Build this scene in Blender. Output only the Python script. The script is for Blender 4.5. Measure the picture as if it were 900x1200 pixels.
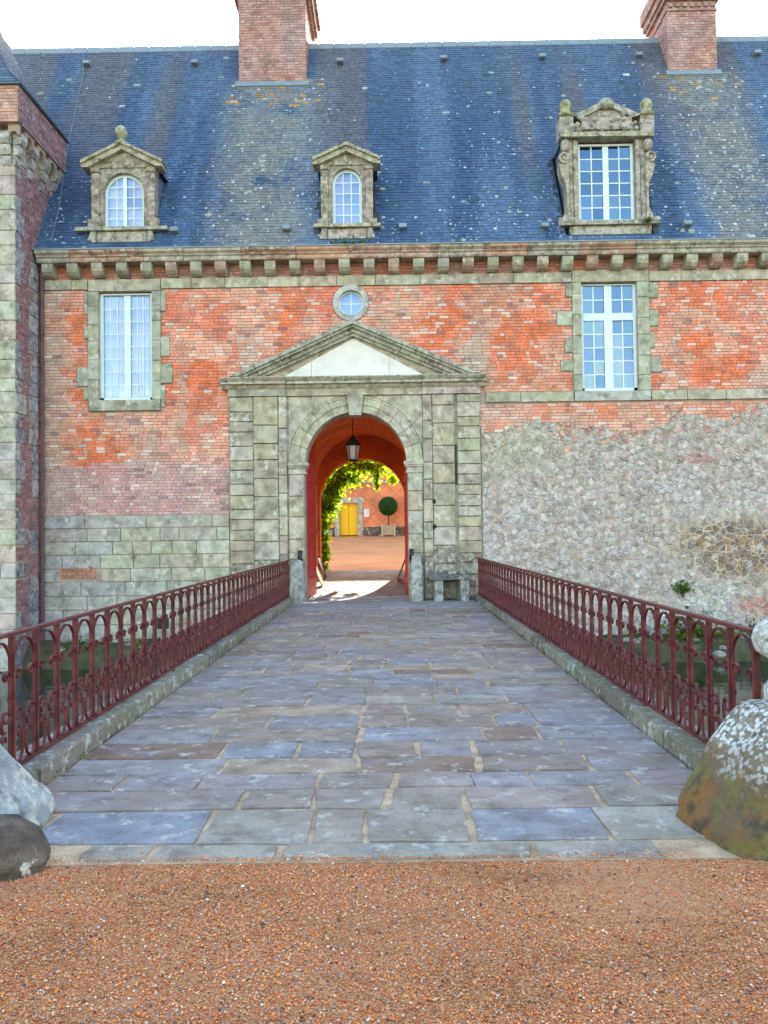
import bpy, math, random
import numpy as np
from mathutils import Matrix, Vector
R = math.radians
random.seed(7)
for o in list(bpy.data.objects): bpy.data.objects.remove(o)
SC = bpy.context.scene
COL = SC.collection

# ------------------------------------------------------------ camera, sky, sun, exposure
cd = bpy.data.cameras.new('camera'); cam = bpy.data.objects.new('camera', cd); COL.objects.link(cam)
cd.sensor_fit = 'VERTICAL'; cd.sensor_height = 36.0; cd.lens = 36.0 * 970 / 1200
cd.clip_start = 0.05; cd.clip_end = 3000
cam.matrix_world = Matrix.Translation((0.80, -19.9, 1.6)) @ Matrix.Rotation(R(0.41), 4, 'Z') @ Matrix.Rotation(R(91.48), 4, 'X') @ Matrix.Rotation(R(-0.75), 4, 'Z')
SC.camera = cam
SUN_EL, SUN_AZ = 25.0, 9.0          # sun stands behind the building, a little to the right
wd = bpy.data.worlds.new('World'); SC.world = wd; wd.use_nodes = True
wn = wd.node_tree.nodes; wl = wd.node_tree.links; wn.clear()
sky = wn.new('ShaderNodeTexSky'); sky.sky_type = 'NISHITA'; sky.sun_disc = False
sky.sun_elevation = R(SUN_EL); sky.sun_rotation = R(SUN_AZ); sky.air_density = 1.5; sky.dust_density = 1.0; sky.ozone_density = 0.0
bg = wn.new('ShaderNodeBackground'); bg.inputs[1].default_value = 0.15
wo = wn.new('ShaderNodeOutputWorld'); wl.new(sky.outputs[0], bg.inputs[0]); wl.new(bg.outputs[0], wo.inputs[0])
sl = bpy.data.lights.new('sun', 'SUN'); sl.energy = 4.0; sl.angle = R(0.5); sl.color = (1.0, 0.93, 0.80)
so = bpy.data.objects.new('sun', sl); COL.objects.link(so)
sd = Vector((math.sin(R(SUN_AZ)) * math.cos(R(SUN_EL)), math.cos(R(SUN_AZ)) * math.cos(R(SUN_EL)), math.sin(R(SUN_EL))))
so.rotation_euler = sd.to_track_quat('Z', 'Y').to_euler(); so.location = (10, 60, 40)
SC.view_settings.view_transform = 'Standard'; SC.view_settings.look = 'None'
SC.view_settings.exposure = 2.05; SC.view_settings.gamma = 1.0

# ------------------------------------------------------------ noise
def _h(i, j, s):
    n = (i * 374761393 + j * 668265263 + s * 1442695041) & 0xffffffff
    n = ((n ^ (n >> 13)) * 1274126177) & 0xffffffff
    return ((n ^ (n >> 16)) & 0xffff) / 65535.0
def vn(x, y, sc=1.0, s=0):
    x /= sc; y /= sc
    i = math.floor(x); j = math.floor(y); fx = x - i; fy = y - j
    fx = fx * fx * (3 - 2 * fx); fy = fy * fy * (3 - 2 * fy)
    a = _h(i, j, s) * (1 - fx) + _h(i + 1, j, s) * fx
    b = _h(i, j + 1, s) * (1 - fx) + _h(i + 1, j + 1, s) * fx
    return a * (1 - fy) + b * fy
def fb(x, y, sc=1.0, s=0):
    return .5 * vn(x, y, sc, s) + .3 * vn(x, y, sc * .45, s + 1) + .2 * vn(x, y, sc * .2, s + 2)
def mixc(a, b, t): return tuple(a[k] * (1 - t) + b[k] * t for k in range(3))
def jit(c, r, a=.15):
    k = 1 + r.uniform(-a, a)
    return tuple(max(.01, min(.9, v * k * (1 + r.uniform(-.05, .05)))) for v in c)
def sst(a, b, x):
    t = max(0, min(1, (x - a) / (b - a))); return t * t * (3 - 2 * t)

# ------------------------------------------------------------ materials
def nt(name):
    m = bpy.data.materials.new(name); m.use_nodes = True
    return m, m.node_tree.nodes, m.node_tree.links, m.node_tree.nodes['Principled BSDF']
def pos(nn): return nn.new('ShaderNodeNewGeometry').outputs['Position']
def noise(nn, ll, sc, det=4, vec=None, scl=None, rg=.5):
    t = nn.new('ShaderNodeTexNoise'); t.inputs['Scale'].default_value = sc; t.inputs['Detail'].default_value = det; t.inputs['Roughness'].default_value = rg
    p = pos(nn) if vec is None else vec
    if scl:
        mp = nn.new('ShaderNodeMapping'); mp.inputs['Scale'].default_value = scl; ll.new(p, mp.inputs[0]); p = mp.outputs[0]
    ll.new(p, t.inputs['Vector']); return t.outputs['Fac']
def ramp(nn, ll, fac, pts):
    r = nn.new('ShaderNodeValToRGB'); e = r.color_ramp.elements
    while len(e) < len(pts): e.new(.5)
    for k, (p, c) in enumerate(pts):
        e[k].position = p; e[k].color = (c, c, c, 1) if isinstance(c, (int, float)) else (*c, 1)
    ll.new(fac, r.inputs[0]); return r.outputs[0]
def mix(nn, ll, fac, a, b, mode='MIX'):
    m = nn.new('ShaderNodeMix'); m.data_type = 'RGBA'; m.blend_type = mode
    for i, v in ((0, fac), (6, a), (7, b)):
        if hasattr(v, 'links') or hasattr(v, 'is_linked'): ll.new(v, m.inputs[i])
        elif i == 0: m.inputs[0].default_value = v
        else: m.inputs[i].default_value = (*v, 1)
    return m.outputs[2]
def surf(name, src='obj', col=(.4, .4, .4), rough=.85, var=.3, vsc=5, lich=0., lcol=(.62, .62, .58), lsc=7, dark=0., dcol=(.06, .06, .05), dsc=2.5, bump=.4, bsc=35, fine=90, spec=.3):
    m, nn, ll, bs = nt(name)
    if src == 'obj': c = nn.new('ShaderNodeObjectInfo').outputs['Color']
    elif src == 'attr':
        a = nn.new('ShaderNodeAttribute'); a.attribute_name = 'Col'; c = a.outputs['Color']
    else:
        r = nn.new('ShaderNodeRGB'); r.outputs[0].default_value = (*col, 1); c = r.outputs[0]
    n1 = noise(nn, ll, vsc, 6); n2 = noise(nn, ll, fine, 5, rg=.7)
    c = mix(nn, ll, 1.0, c, ramp(nn, ll, n1, [(.28, 1 - var), (.72, 1 + var)]), 'MULTIPLY')
    c = mix(nn, ll, 1.0, c, ramp(nn, ll, n2, [(.3, 1 - var * .7), (.7, 1 + var * .7)]), 'MULTIPLY')
    if name == 'paving_flag':
        c = mix(nn, ll, ramp(nn, ll, noise(nn, ll, .9, 6, rg=.6), [(.40, 0), (.62, .6)]), c, (.27, .195, .15)); c = mix(nn, ll, ramp(nn, ll, noise(nn, ll, 1.4, 6, rg=.6, scl=(1, 1.7, 1)), [(.54, 0), (.68, .5)]), c, (.25, .23, .29))
        c = mix(nn, ll, ramp(nn, ll, noise(nn, ll, 70, 6, rg=.8), [(.28, .8), (.40, 0)]), c, (.06, .05, .05))
    if dark:
        f = ramp(nn, ll, noise(nn, ll, dsc, 10, rg=.72), [(.56 - .12 * dark, 0), (.74 - .1 * dark, min(1, .4 + dark * .5))])
        c = mix(nn, ll, f, c, dcol)
    if lich:
        f = ramp(nn, ll, noise(nn, ll, lsc, 12, rg=.74), [(.62 - .14 * lich, 0), (.67 - .12 * lich, .8)])
        c = mix(nn, ll, f, c, lcol)
    if src == 'attr' and name == 'slate':      # pale lichen crusts, as dense as the roof's own lichen map says
        def M_(op, x, y):
            q = nn.new('ShaderNodeMath'); q.operation = op
            for k, w in ((0, x), (1, y)):
                if hasattr(w, 'links'): ll.new(w, q.inputs[k])
                else: q.inputs[k].default_value = w
            return q.outputs[0]
        for sc_, r0, dk, lc in ((4.2, .10, .42, (.36, .39, .30)), (8.5, .12, .50, (.56, .60, .63)), (17, .16, .30, (.50, .54, .56))):
            v = nn.new('ShaderNodeTexVoronoi'); v.inputs['Scale'].default_value = sc_; ll.new(pos(nn), v.inputs['Vector'])
            sp = nn.new('ShaderNodeSeparateColor'); ll.new(v.outputs['Color'], sp.inputs[0])
            on = M_('LESS_THAN', sp.outputs[0], M_('MULTIPLY', a.outputs['Alpha'], dk))
            rad = M_('ADD', M_('MULTIPLY', sp.outputs[1], .24), r0)
            d = M_('ADD', v.outputs['Distance'], M_('MULTIPLY', M_('SUBTRACT', noise(nn, ll, sc_ * 3.5, 5, rg=.7), .5), .55))
            c = mix(nn, ll, M_('MULTIPLY', M_('MULTIPLY', on, M_('LESS_THAN', d, rad)), .85), c, lc)
    ll.new(c, bs.inputs['Base Color'])
    bs.inputs['Roughness'].default_value = rough; bs.inputs['Specular IOR Level'].default_value = spec
    if bump:
        b = nn.new('ShaderNodeBump'); b.inputs['Strength'].default_value = bump; b.inputs['Distance'].default_value = .02
        ll.new(noise(nn, ll, bsc, 8), b.inputs['Height']); ll.new(b.outputs[0], bs.inputs['Normal'])
    return m
M = {}
M['brick'] = surf('brick_face', 'attr', var=.22, vsc=3, lich=.36, lcol=(.66, .58, .54), lsc=9, bump=.3)
M['mortar'] = surf('lime_mortar', 'rgb', (.40, .31, .27), var=.3, vsc=2, lich=.3)
M['ashlar'] = surf('dressed_stone', 'obj', var=.24, vsc=4, lich=.55, lcol=(.62, .59, .53), lsc=4.5, dark=.75, dcol=(.15, .13, .09), dsc=3.2, bump=.6, bsc=25)
M['weathered'] = surf('weathered_stone', 'obj', var=.3, vsc=5, lich=.7, lcol=(.56, .53, .47), lsc=9, dark=.85, dcol=(.06, .055, .045), dsc=6, bump=.9, bsc=25)
M['rubble'] = surf('rubble_face', 'obj', var=.34, vsc=6, lich=.55, lcol=(.62, .61, .60), lsc=4, dark=.55, dcol=(.15, .13, .11), dsc=9, bump=1., bsc=25)
M['rubble_a'] = surf('rubble_field', 'attr', var=.34, vsc=6, lich=.55, lcol=(.62, .61, .60), lsc=4, dark=.55, dcol=(.15, .13, .11), dsc=9, bump=1., bsc=25)
M['rubmortar'] = surf('rubble_mortar', 'rgb', (.47, .41, .37), var=.35, vsc=6, lich=.55, lcol=(.62, .61, .60), lsc=4, dark=.55, dcol=(.13, .11, .09), dsc=9, bump=1., bsc=30)
M['flag'] = surf('paving_flag', 'obj', var=.34, vsc=3.2, lich=.45, lcol=(.50, .47, .44), lsc=6, dark=.6, dcol=(.10, .08, .07), dsc=4.5, bump=.7, bsc=18, rough=.7, spec=.35, fine=60)
M['palejoint'] = surf('pale_repointing', 'rgb', (.50, .42, .34), var=.35, vsc=6, dark=.5, dcol=(.2, .16, .12), bump=.5)
M['kerb'] = surf('kerb_granite', 'obj', var=.35, vsc=5, lich=.6, lcol=(.46, .48, .48), lsc=7, dark=.8, dcol=(.085, .075, .04), dsc=5, bump=1., bsc=22)
M['sandjoint'] = surf('sandy_joint', 'rgb', (.52, .375, .255), var=.4, vsc=5, lich=.25, lcol=(.64, .50, .38), dark=.4, dcol=(.16, .12, .08), dsc=8, bump=.7, bsc=60)
M['plaster'] = surf('white_plaster', 'rgb', (.78, .76, .74), var=.10, vsc=3, dark=.08, dcol=(.4, .39, .36), bump=.15)
def bouldermat():
    m, nn, ll, bs = nt('boulder_granite')
    c = nn.new('ShaderNodeObjectInfo').outputs['Color']
    c = mix(nn, ll, 1.0, c, ramp(nn, ll, noise(nn, ll, 9, 8, rg=.7), [(.3, .5), (.7, 1.5)]), 'MULTIPLY')
    c = mix(nn, ll, 1.0, c, ramp(nn, ll, noise(nn, ll, 150, 4, rg=.7), [(.3, .65), (.7, 1.4)]), 'MULTIPLY')
    sx = nn.new('ShaderNodeSeparateXYZ'); ll.new(pos(nn), sx.inputs[0])
    def madd(a, k, b):
        q = nn.new('ShaderNodeMath'); q.operation = 'MULTIPLY_ADD'; ll.new(a, q.inputs[0]); q.inputs[1].default_value = k
        if hasattr(b, 'links'): ll.new(b, q.inputs[2])
        else: q.inputs[2].default_value = b
        return q.outputs[0]
    zz = madd(noise(nn, ll, 4, 8, rg=.7), .9, sx.outputs['Z'])
    moss = ramp(nn, ll, zz, [(.74, 1), (.92, 0)])
    c = mix(nn, ll, moss, c, (.150, .105, .060))
    gr = nn.new('ShaderNodeMath'); gr.operation = 'MULTIPLY'; ll.new(moss, gr.inputs[0]); ll.new(ramp(nn, ll, noise(nn, ll, 7, 9, rg=.7), [(.50, 0), (.60, .9)]), gr.inputs[1])
    c = mix(nn, ll, gr.outputs[0], c, (.17, .165, .05))
    rust = ramp(nn, ll, noise(nn, ll, 5.5, 8, rg=.65, scl=(1, 1, .45)), [(.50, 0), (.60, .85)])
    f = nn.new('ShaderNodeMath'); f.operation = 'MULTIPLY'; ll.new(moss, f.inputs[0]); ll.new(rust, f.inputs[1])
    c = mix(nn, ll, f.outputs[0], c, (.27, .115, .03))
    c = mix(nn, ll, ramp(nn, ll, noise(nn, ll, 8, 10, rg=.7), [(.52, 0), (.64, .85)]), c, (.045, .042, .035))
    v = nn.new('ShaderNodeTexVoronoi'); v.inputs['Scale'].default_value = 32; ll.new(pos(nn), v.inputs['Vector'])
    d = madd(noise(nn, ll, 36, 10, rg=.8), 2.2, v.outputs['Distance'])
    d = madd(d, .5, 0.); spots = ramp(nn, ll, d, [(.76, 1), (.82, 0)])
    hi = ramp(nn, ll, zz, [(.72, 0), (.95, 1)])
    g = nn.new('ShaderNodeMath'); g.operation = 'MULTIPLY'; ll.new(spots, g.inputs[0]); ll.new(hi, g.inputs[1])
    patch = ramp(nn, ll, noise(nn, ll, 6, 8, rg=.7), [(.36, 0), (.44, 1)])
    g2 = nn.new('ShaderNodeMath'); g2.operation = 'MULTIPLY'; ll.new(g.outputs[0], g2.inputs[0]); ll.new(patch, g2.inputs[1])
    c = mix(nn, ll, g2.outputs[0], c, (.64, .68, .72))
    ll.new(c, bs.inputs['Base Color']); bs.inputs['Roughness'].default_value = .9
    b = nn.new('ShaderNodeBump'); b.inputs['Strength'].default_value = .9; b.inputs['Distance'].default_value = .025; ll.new(noise(nn, ll, 22, 10, rg=.7), b.inputs['Height']); ll.new(b.outputs[0], bs.inputs['Normal']); return m
M['boulder'] = bouldermat()
M['darkstone'] = surf('dark_stone', 'obj', var=.5, vsc=9, lich=.1, dark=.7, dcol=(.03, .025, .03), dsc=4, bump=.9, bsc=25)
M['iron'] = surf('red_iron_paint', 'rgb', (.098, .012, .018), var=.45, vsc=9, dark=.5, dcol=(.15, .055, .03), dsc=9, rough=.5, bump=.25, bsc=60, spec=.5)
M['blackiron'] = surf('black_iron', 'rgb', (.020, .018, .020), var=.3, rough=.5, bump=.2)
M['reddoor'] = surf('red_gate_paint', 'rgb', (.50, .035, .045), var=.2, vsc=3, rough=.5, bump=.15, spec=.4)
M['white'] = surf('white_window_paint', 'rgb', (.68, .80, .86), var=.06, rough=.5, bump=.08)
M['lead'] = surf('lead_sheet', 'rgb', (.22, .27, .32), var=.15, vsc=3, rough=.5, bump=.1, spec=.5)
M['slate'] = surf('slate', 'attr', var=.25, vsc=7, rough=.58, bump=.25, bsc=30, spec=.45, lich=0)
M['slateback'] = surf('roof_batten', 'rgb', (.05, .06, .08), var=.2)
M['curtain'] = surf('pale_curtain', 'rgb', (.80, .66, .68), var=.08, vsc=2, rough=.9, bump=.05)
M['wood'] = surf('plank_wood', 'obj', var=.25, vsc=6, rough=.7, bump=.3)
M['yellow'] = surf('yellow_door_paint', 'rgb', (.92, .54, .01), var=.06, rough=.5, bump=.05)
M['bark'] = surf('bark', 'rgb', (.12, .08, .05), var=.3, bump=.6)
M['vault'] = None
# far / inner brickwork: procedural bond with mortar joints
def bondmat(name, c1, c2, mo, sc=1.0, diaper=False, axis='XZ'):
    m, nn, ll, bs = nt(name)
    sx = nn.new('ShaderNodeSeparateXYZ'); ll.new(pos(nn), sx.inputs[0])
    cb = nn.new('ShaderNodeCombineXYZ')
    ll.new(sx.outputs['X' if axis == 'XZ' else 'Y'], cb.inputs[0]); ll.new(sx.outputs['Z'], cb.inputs[1])
    t = nn.new('ShaderNodeTexBrick'); ll.new(cb.outputs[0], t.inputs['Vector'])
    t.inputs['Color1'].default_value = (*c1, 1); t.inputs['Color2'].default_value = (*c2, 1); t.inputs['Mortar'].default_value = (*mo, 1)
    t.inputs['Scale'].default_value = 1; t.inputs['Brick Width'].default_value = .24 * sc; t.inputs['Row Height'].default_value = .075 * sc
    t.inputs['Mortar Size'].default_value = .008 * sc; t.inputs['Bias'].default_value = 0
    c = mix(nn, ll, 1.0, t.outputs['Color'], ramp(nn, ll, noise(nn, ll, 1.1, 5), [(.3, .72), (.7, 1.25)]), 'MULTIPLY')
    if diaper:
        w = []
        for sgn in (1, -1):
            a = nn.new('ShaderNodeMath'); a.operation = 'MULTIPLY_ADD'; ll.new(sx.outputs['Z'], a.inputs[0]); a.inputs[1].default_value = sgn * 1.15; ll.new(sx.outputs['X'], a.inputs[2])
            p = nn.new('ShaderNodeMath'); p.operation = 'PINGPONG'; ll.new(a.outputs[0], p.inputs[0]); p.inputs[1].default_value = .62
            g = nn.new('ShaderNodeMath'); g.operation = 'LESS_THAN'; ll.new(p.outputs[0], g.inputs[0]); g.inputs[1].default_value = .11; w.append(g)
        mx = nn.new('ShaderNodeMath'); mx.operation = 'MAXIMUM'; ll.new(w[0].outputs[0], mx.inputs[0]); ll.new(w[1].outputs[0], mx.inputs[1])
        ml = nn.new('ShaderNodeMath'); ml.operation = 'MULTIPLY'; ll.new(mx.outputs[0], ml.inputs[0]); ml.inputs[1].default_value = .20
        c = mix(nn, ll, ml.outputs[0], c, (.22, .08, .10))
    ll.new(c, bs.inputs['Base Color']); bs.inputs['Roughness'].default_value = .9
    b = nn.new('ShaderNodeBump'); b.inputs['Strength'].default_value = .6; b.inputs['Distance'].default_value = .02; b.invert = True
    ll.new(t.outputs['Fac'], b.inputs['Height']); ll.new(b.outputs[0], bs.inputs['Normal'])
    return m
M['farbrick'] = bondmat('courtyard_brickwork', (.84, .24, .075), (.76, .19, .06), (.68, .40, .25), 1.0, True)
M['vaultend'] = bondmat('passage_brickwork', (.82, .20, .04), (.70, .14, .025), (.60, .26, .10))
M['vaultside'] = bondmat('passage_side_brickwork', (.82, .20, .04), (.70, .14, .025), (.60, .26, .10), 1.0, False, 'YZ')
# glass: clear pane that mirrors the sky, tinted by the object's own colour
def glassmat(name, refl=.16):
    m, nn, ll, bs = nt(name); nn.remove(bs)
    tr = nn.new('ShaderNodeBsdfTransparent'); gl = nn.new('ShaderNodeBsdfGlossy'); gl.inputs['Roughness'].default_value = .03
    oi = nn.new('ShaderNodeObjectInfo'); ll.new(oi.outputs['Color'], tr.inputs[0])
    gl.inputs[0].default_value = (.40, .66, 1, 1)
    lw = nn.new('ShaderNodeLayerWeight'); lw.inputs[0].default_value = .35
    ad = nn.new('ShaderNodeMath'); ad.operation = 'ADD'; ad.use_clamp = True; ll.new(lw.outputs['Fresnel'], ad.inputs[0]); ad.inputs[1].default_value = refl
    mx = nn.new('ShaderNodeMixShader'); ll.new(ad.outputs[0], mx.inputs[0]); ll.new(tr.outputs[0], mx.inputs[1]); ll.new(gl.outputs[0], mx.inputs[2])
    ll.new(mx.outputs[0], nn['Material Output'].inputs[0]); return m
M['glass'] = glassmat('window_glass')
def leafmat(name, trans=.6):
    m, nn, ll, bs = nt(name)
    a = nn.new('ShaderNodeAttribute'); a.attribute_name = 'Col'
    ll.new(a.outputs['Color'], bs.inputs['Base Color']); bs.inputs['Roughness'].default_value = .55
    t = nn.new('ShaderNodeBsdfTranslucent')
    c = mix(nn, ll, 1.0, a.outputs['Color'], (3.0, 2.6, .6), 'MULTIPLY'); ll.new(c, t.inputs[0])
    mx = nn.new('ShaderNodeMixShader'); mx.inputs[0].default_value = trans
    ll.new(bs.outputs[0], mx.inputs[1]); ll.new(t.outputs[0], mx.inputs[2]); ll.new(mx.outputs[0], nn['Material Output'].inputs[0]); return m
M['leaf'] = leafmat('leaf')
def pebblemat():
    m, nn, ll, bs = nt('pebble'); a = nn.new('ShaderNodeAttribute'); a.attribute_name = 'Col'
    ll.new(a.outputs['Color'], bs.inputs['Base Color']); bs.inputs['Roughness'].default_value = .6; return m
M['pebble'] = pebblemat()
def gravelmat():
    m, nn, ll, bs = nt('gravel_ground')
    v = nn.new('ShaderNodeTexVoronoi'); v.inputs['Scale'].default_value = 120; ll.new(pos(nn), v.inputs['Vector'])
    sp = nn.new('ShaderNodeSeparateColor'); ll.new(v.outputs['Color'], sp.inputs[0])
    c = ramp(nn, ll, sp.outputs[0], [(0, (.14, .05, .03)), (.35, (.44, .155, .045)), (.7, (.56, .245, .09)), (1, (.56, .36, .24))])
    f = ramp(nn, ll, noise(nn, ll, .9, 5), [(.42, 0), (.62, .8)])
    c = mix(nn, ll, f, c, (.46, .24, .135))
    ll.new(c, bs.inputs['Base Color']); bs.inputs['Roughness'].default_value = .95
    b = nn.new('ShaderNodeBump'); b.inputs['Strength'].default_value = .6; b.inputs['Distance'].default_value = .006; ll.new(v.outputs['Distance'], b.inputs['Height']); ll.new(b.outputs[0], bs.inputs['Normal']); return m
M['gravel'] = gravelmat()
M['courtground'] = surf('courtyard_dirt', 'rgb', (.64, .27, .11), var=.18, vsc=.8, bump=.3, bsc=12)
M['passfloor'] = surf('passage_paving', 'rgb', (.42, .36, .32), var=.25, vsc=1.5, bump=.4, bsc=14)
M['bank'] = surf('moat_bank_soil', 'rgb', (.075, .07, .04), var=.5, vsc=3, dark=.6, dcol=(.04, .06, .02), bump=.9, bsc=12)
def watermat():
    m, nn, ll, bs = nt('moat_water'); bs.inputs['Base Color'].default_value = (.010, .022, .012, 1); bs.inputs['Roughness'].default_value = .06
    b = nn.new('ShaderNodeBump'); b.inputs['Strength'].default_value = .12; b.inputs['Distance'].default_value = .05
    ll.new(noise(nn, ll, 3.5, 3), b.inputs['Height']); ll.new(b.outputs[0], bs.inputs['Normal']); return m
M['water'] = watermat()
M['darkground'] = surf('dark_low_bounce_ground', 'rgb', (.07, .10, .03), var=.4, vsc=.3, bump=0)  # dark green for the unseen ground, chosen to weaken upward bounce light

# ------------------------------------------------------------ object helpers
WORLD = {}
def _link(o, parent, loc=(0, 0, 0), rot=None):
    mw = Matrix.Translation(loc)
    if rot is not None: mw = mw @ rot
    COL.objects.link(o)
    if parent is not None:
        o.parent = parent; o.matrix_parent_inverse = WORLD[parent.name].inverted()
    o.matrix_basis = mw; WORLD[o.name] = mw
    return o
def tag(o, label=None, cat=None, group=None, kind=None):
    if label: o['label'] = label
    if cat: o['category'] = cat
    if group: o['group'] = group
    if kind: o['kind'] = kind
    return o
def thing(name, loc, label, cat, group=None):
    return tag(_link(bpy.data.objects.new(name, None), None, loc), label, cat, group)
def inst(name, data, parent, loc, rot=None, col=None):
    o = _link(bpy.data.objects.new(name, data), parent, loc, rot)
    if col: o.color = (*col, 1)
    return o
class FR:
    def __init__(s, o, u, v):
        s.o = Vector(o); s.u = Vector(u); s.v = Vector(v); s.n = s.u.cross(s.v)
    def p(s, a, b, c=0): return s.o + s.u * a + s.v * b + s.n * c
FAC = FR((0, 0, 0), (1, 0, 0), (0, 0, 1))       # n points to the viewer (-Y)
GRD = FR((0, 0, 0), (1, 0, 0), (0, 1, 0))       # n up
class MB:
    def __init__(s): s.v = []; s.f = []; s.c = []; s.cc = (.5, .5, .5); s.a = 0.; s.al = []
    def add(s, vs, fs):
        b = len(s.v); s.v += [tuple(x) for x in vs]
        s.f += [tuple(b + i for i in f) for f in fs]; s.c += [s.cc] * len(vs); s.al += [s.a] * len(vs)
    def box(s, x0, x1, y0, y1, z0, z1):
        s.add([(x, y, z) for z in (z0, z1) for y in (y0, y1) for x in (x0, x1)],
              [(0, 2, 3, 1), (4, 5, 7, 6), (0, 1, 5, 4), (2, 6, 7, 3), (0, 4, 6, 2), (1, 3, 7, 5)])
    def block(s, fr, u0, u1, v0, v1, n0, n1, bev=.012, r=None, j=0.):
        q = [(u0, v0), (u1, v0), (u1, v1), (u0, v1)]
        if r and j: q = [(a + r.uniform(-j, j), b + r.uniform(-j, j)) for a, b in q]
        s.poly(fr, q, n0, n1, bev, r, j)
    def poly(s, fr, q, n0, n1, bev=.012, r=None, j=0.):
        k = len(q); cx = sum(a for a, b in q) / k; cy = sum(b for a, b in q) / k
        def ins(a, b):
            du, dv = cx - a, cy - b; L = math.hypot(du, dv) or 1; t = min(.45, bev * 1.5 / L)
            return a + du * t, b + dv * t
        top = [ins(a, b) for a, b in q]; tj = [n1 + (r.uniform(-j, j) * .6 if r and j else 0) for _ in q]
        vs = [fr.p(a, b, n0) for a, b in q] + [fr.p(a, b, n1 - bev) for a, b in q] + [fr.p(a, b, t) for (a, b), t in zip(top, tj)]
        fs = []
        for i in range(k):
            h = (i + 1) % k
            fs += [(i, h, k + h, k + i), (k + i, k + h, 2 * k + h, 2 * k + i)]
        fs.append(tuple(range(2 * k, 3 * k))); s.add(vs, fs)
    def prism(s, fr, q, n0, n1):
        k = len(q); vs = [fr.p(a, b, n0) for a, b in q] + [fr.p(a, b, n1) for a, b in q]
        fs = [tuple(range(k, 2 * k)), tuple(range(k - 1, -1, -1))] + [(i, (i + 1) % k, k + (i + 1) % k, k + i) for i in range(k)]
        s.add(vs, fs)
    def sweep(s, fr, pts, t, n0, n1):
        k = len(pts); vs = []
        for i, (a, b) in enumerate(pts):
            p0 = pts[max(0, i - 1)]; p1 = pts[min(k - 1, i + 1)]; dx, dy = p1[0] - p0[0], p1[1] - p0[1]; L = math.hypot(dx, dy) or 1
            nx, ny = -dy / L * t / 2, dx / L * t / 2
            vs += [fr.p(a - nx, b - ny, n0), fr.p(a - nx, b - ny, n1), fr.p(a + nx, b + ny, n1), fr.p(a + nx, b + ny, n0)]
        fs = []
        for i in range(k - 1):
            for e in range(4):
                f = (e + 1) % 4; fs.append((4 * i + e, 4 * i + 4 + e, 4 * i + 4 + f, 4 * i + f))
        fs += [(0, 1, 2, 3), (4 * k - 1, 4 * k - 2, 4 * k - 3, 4 * k - 4)]; s.add(vs, fs)
    def tube(s, pts, rad, seg=8):
        pts = [Vector(p) for p in pts]; k = len(pts); vs = []
        for i, p in enumerate(pts):
            d = (pts[min(k - 1, i + 1)] - pts[max(0, i - 1)]).normalized()
            a = d.cross(Vector((0, 0, 1)) if abs(d.z) < .9 else Vector((1, 0, 0))).normalized(); b = d.cross(a)
            rr = rad[i] if isinstance(rad, (list, tuple)) else rad
            vs += [p + (a * math.cos(t) + b * math.sin(t)) * rr for t in [2 * math.pi * e / seg for e in range(seg)]]
        fs = [(i * seg + e, i * seg + (e + 1) % seg, (i + 1) * seg + (e + 1) % seg, (i + 1) * seg + e) for i in range(k - 1) for e in range(seg)]
        fs += [tuple(range(seg)), tuple(range(k * seg - 1, (k - 1) * seg - 1, -1))]; s.add(vs, fs)
    def lathe(s, c, prof, seg=16, ph=0):
        vs = []; k = len(prof)
        for r_, z in prof:
            vs += [(c[0] + r_ * math.cos(ph + 2 * math.pi * e / seg), c[1] + r_ * math.sin(ph + 2 * math.pi * e / seg), c[2] + z) for e in range(seg)]
        fs = [(i * seg + e, i * seg + (e + 1) % seg, (i + 1) * seg + (e + 1) % seg, (i + 1) * seg + e) for i in range(k - 1) for e in range(seg)]
        fs += [tuple(range(seg - 1, -1, -1)), tuple(range((k - 1) * seg, k * seg))]; s.add(vs, fs)
    def archpanel(s, fr, x0, x1, z1, cx, r, zs, n0, n1, seg=20):
        # solid between a semicircular hole (springing at zs) and the rectangle x0..x1 up to z1
        ps = [(cx - r * math.cos(math.pi * i / seg), zs + r * math.sin(math.pi * i / seg)) for i in range(seg + 1)]
        if x0 < cx - r: s.prism(fr, [(x0, zs), (cx - r, zs), (cx - r, z1), (x0, z1)], n0, n1)
        if x1 > cx + r: s.prism(fr, [(cx + r, zs), (x1, zs), (x1, z1), (cx + r, z1)], n0, n1)
        for a, b in zip(ps, ps[1:]): s.prism(fr, [a, b, (b[0], z1), (a[0], z1)], n0, n1)
    def mesh(s, name, mat, smooth=False):
        me = bpy.data.meshes.new(name); me.from_pydata(s.v, [], s.f); me.materials.append(mat)
        ca = me.color_attributes.new('Col', 'FLOAT_COLOR', 'POINT')
        ca.data.foreach_set('color', np.column_stack([np.array(s.c, dtype=np.float32).reshape(-1, 3), np.array(s.al, np.float32)]).ravel())
        if smooth: me.polygons.foreach_set('use_smooth', [True] * len(me.polygons))
        return me
    def build(s, name, mat, parent=None, col=None, smooth=False, kind=None):
        o = _link(bpy.data.objects.new(name, s.mesh(name, mat, smooth)), parent)
        if col: o.color = (*col, 1)
        if kind: o['kind'] = kind
        return o
def rects(x0, x1, z0, z1, holes):
    zs = sorted({z0, z1, *[max(z0, min(z1, h[k])) for h in holes for k in (2, 3)]}); out = []
    for a, b in zip(zs, zs[1:]):
        if b - a < 1e-6: continue
        iv = [(x0, x1)]
        for h in holes:
            if h[2] < b - 1e-6 and h[3] > a + 1e-6:
                iv = [q for (p0, p1) in iv for q in ((p0, min(p1, h[0])), (max(p0, h[1]), p1)) if q[1] - q[0] > 1e-6]
        out += [(p0, p1, a, b) for p0, p1 in iv]
    return out
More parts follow.
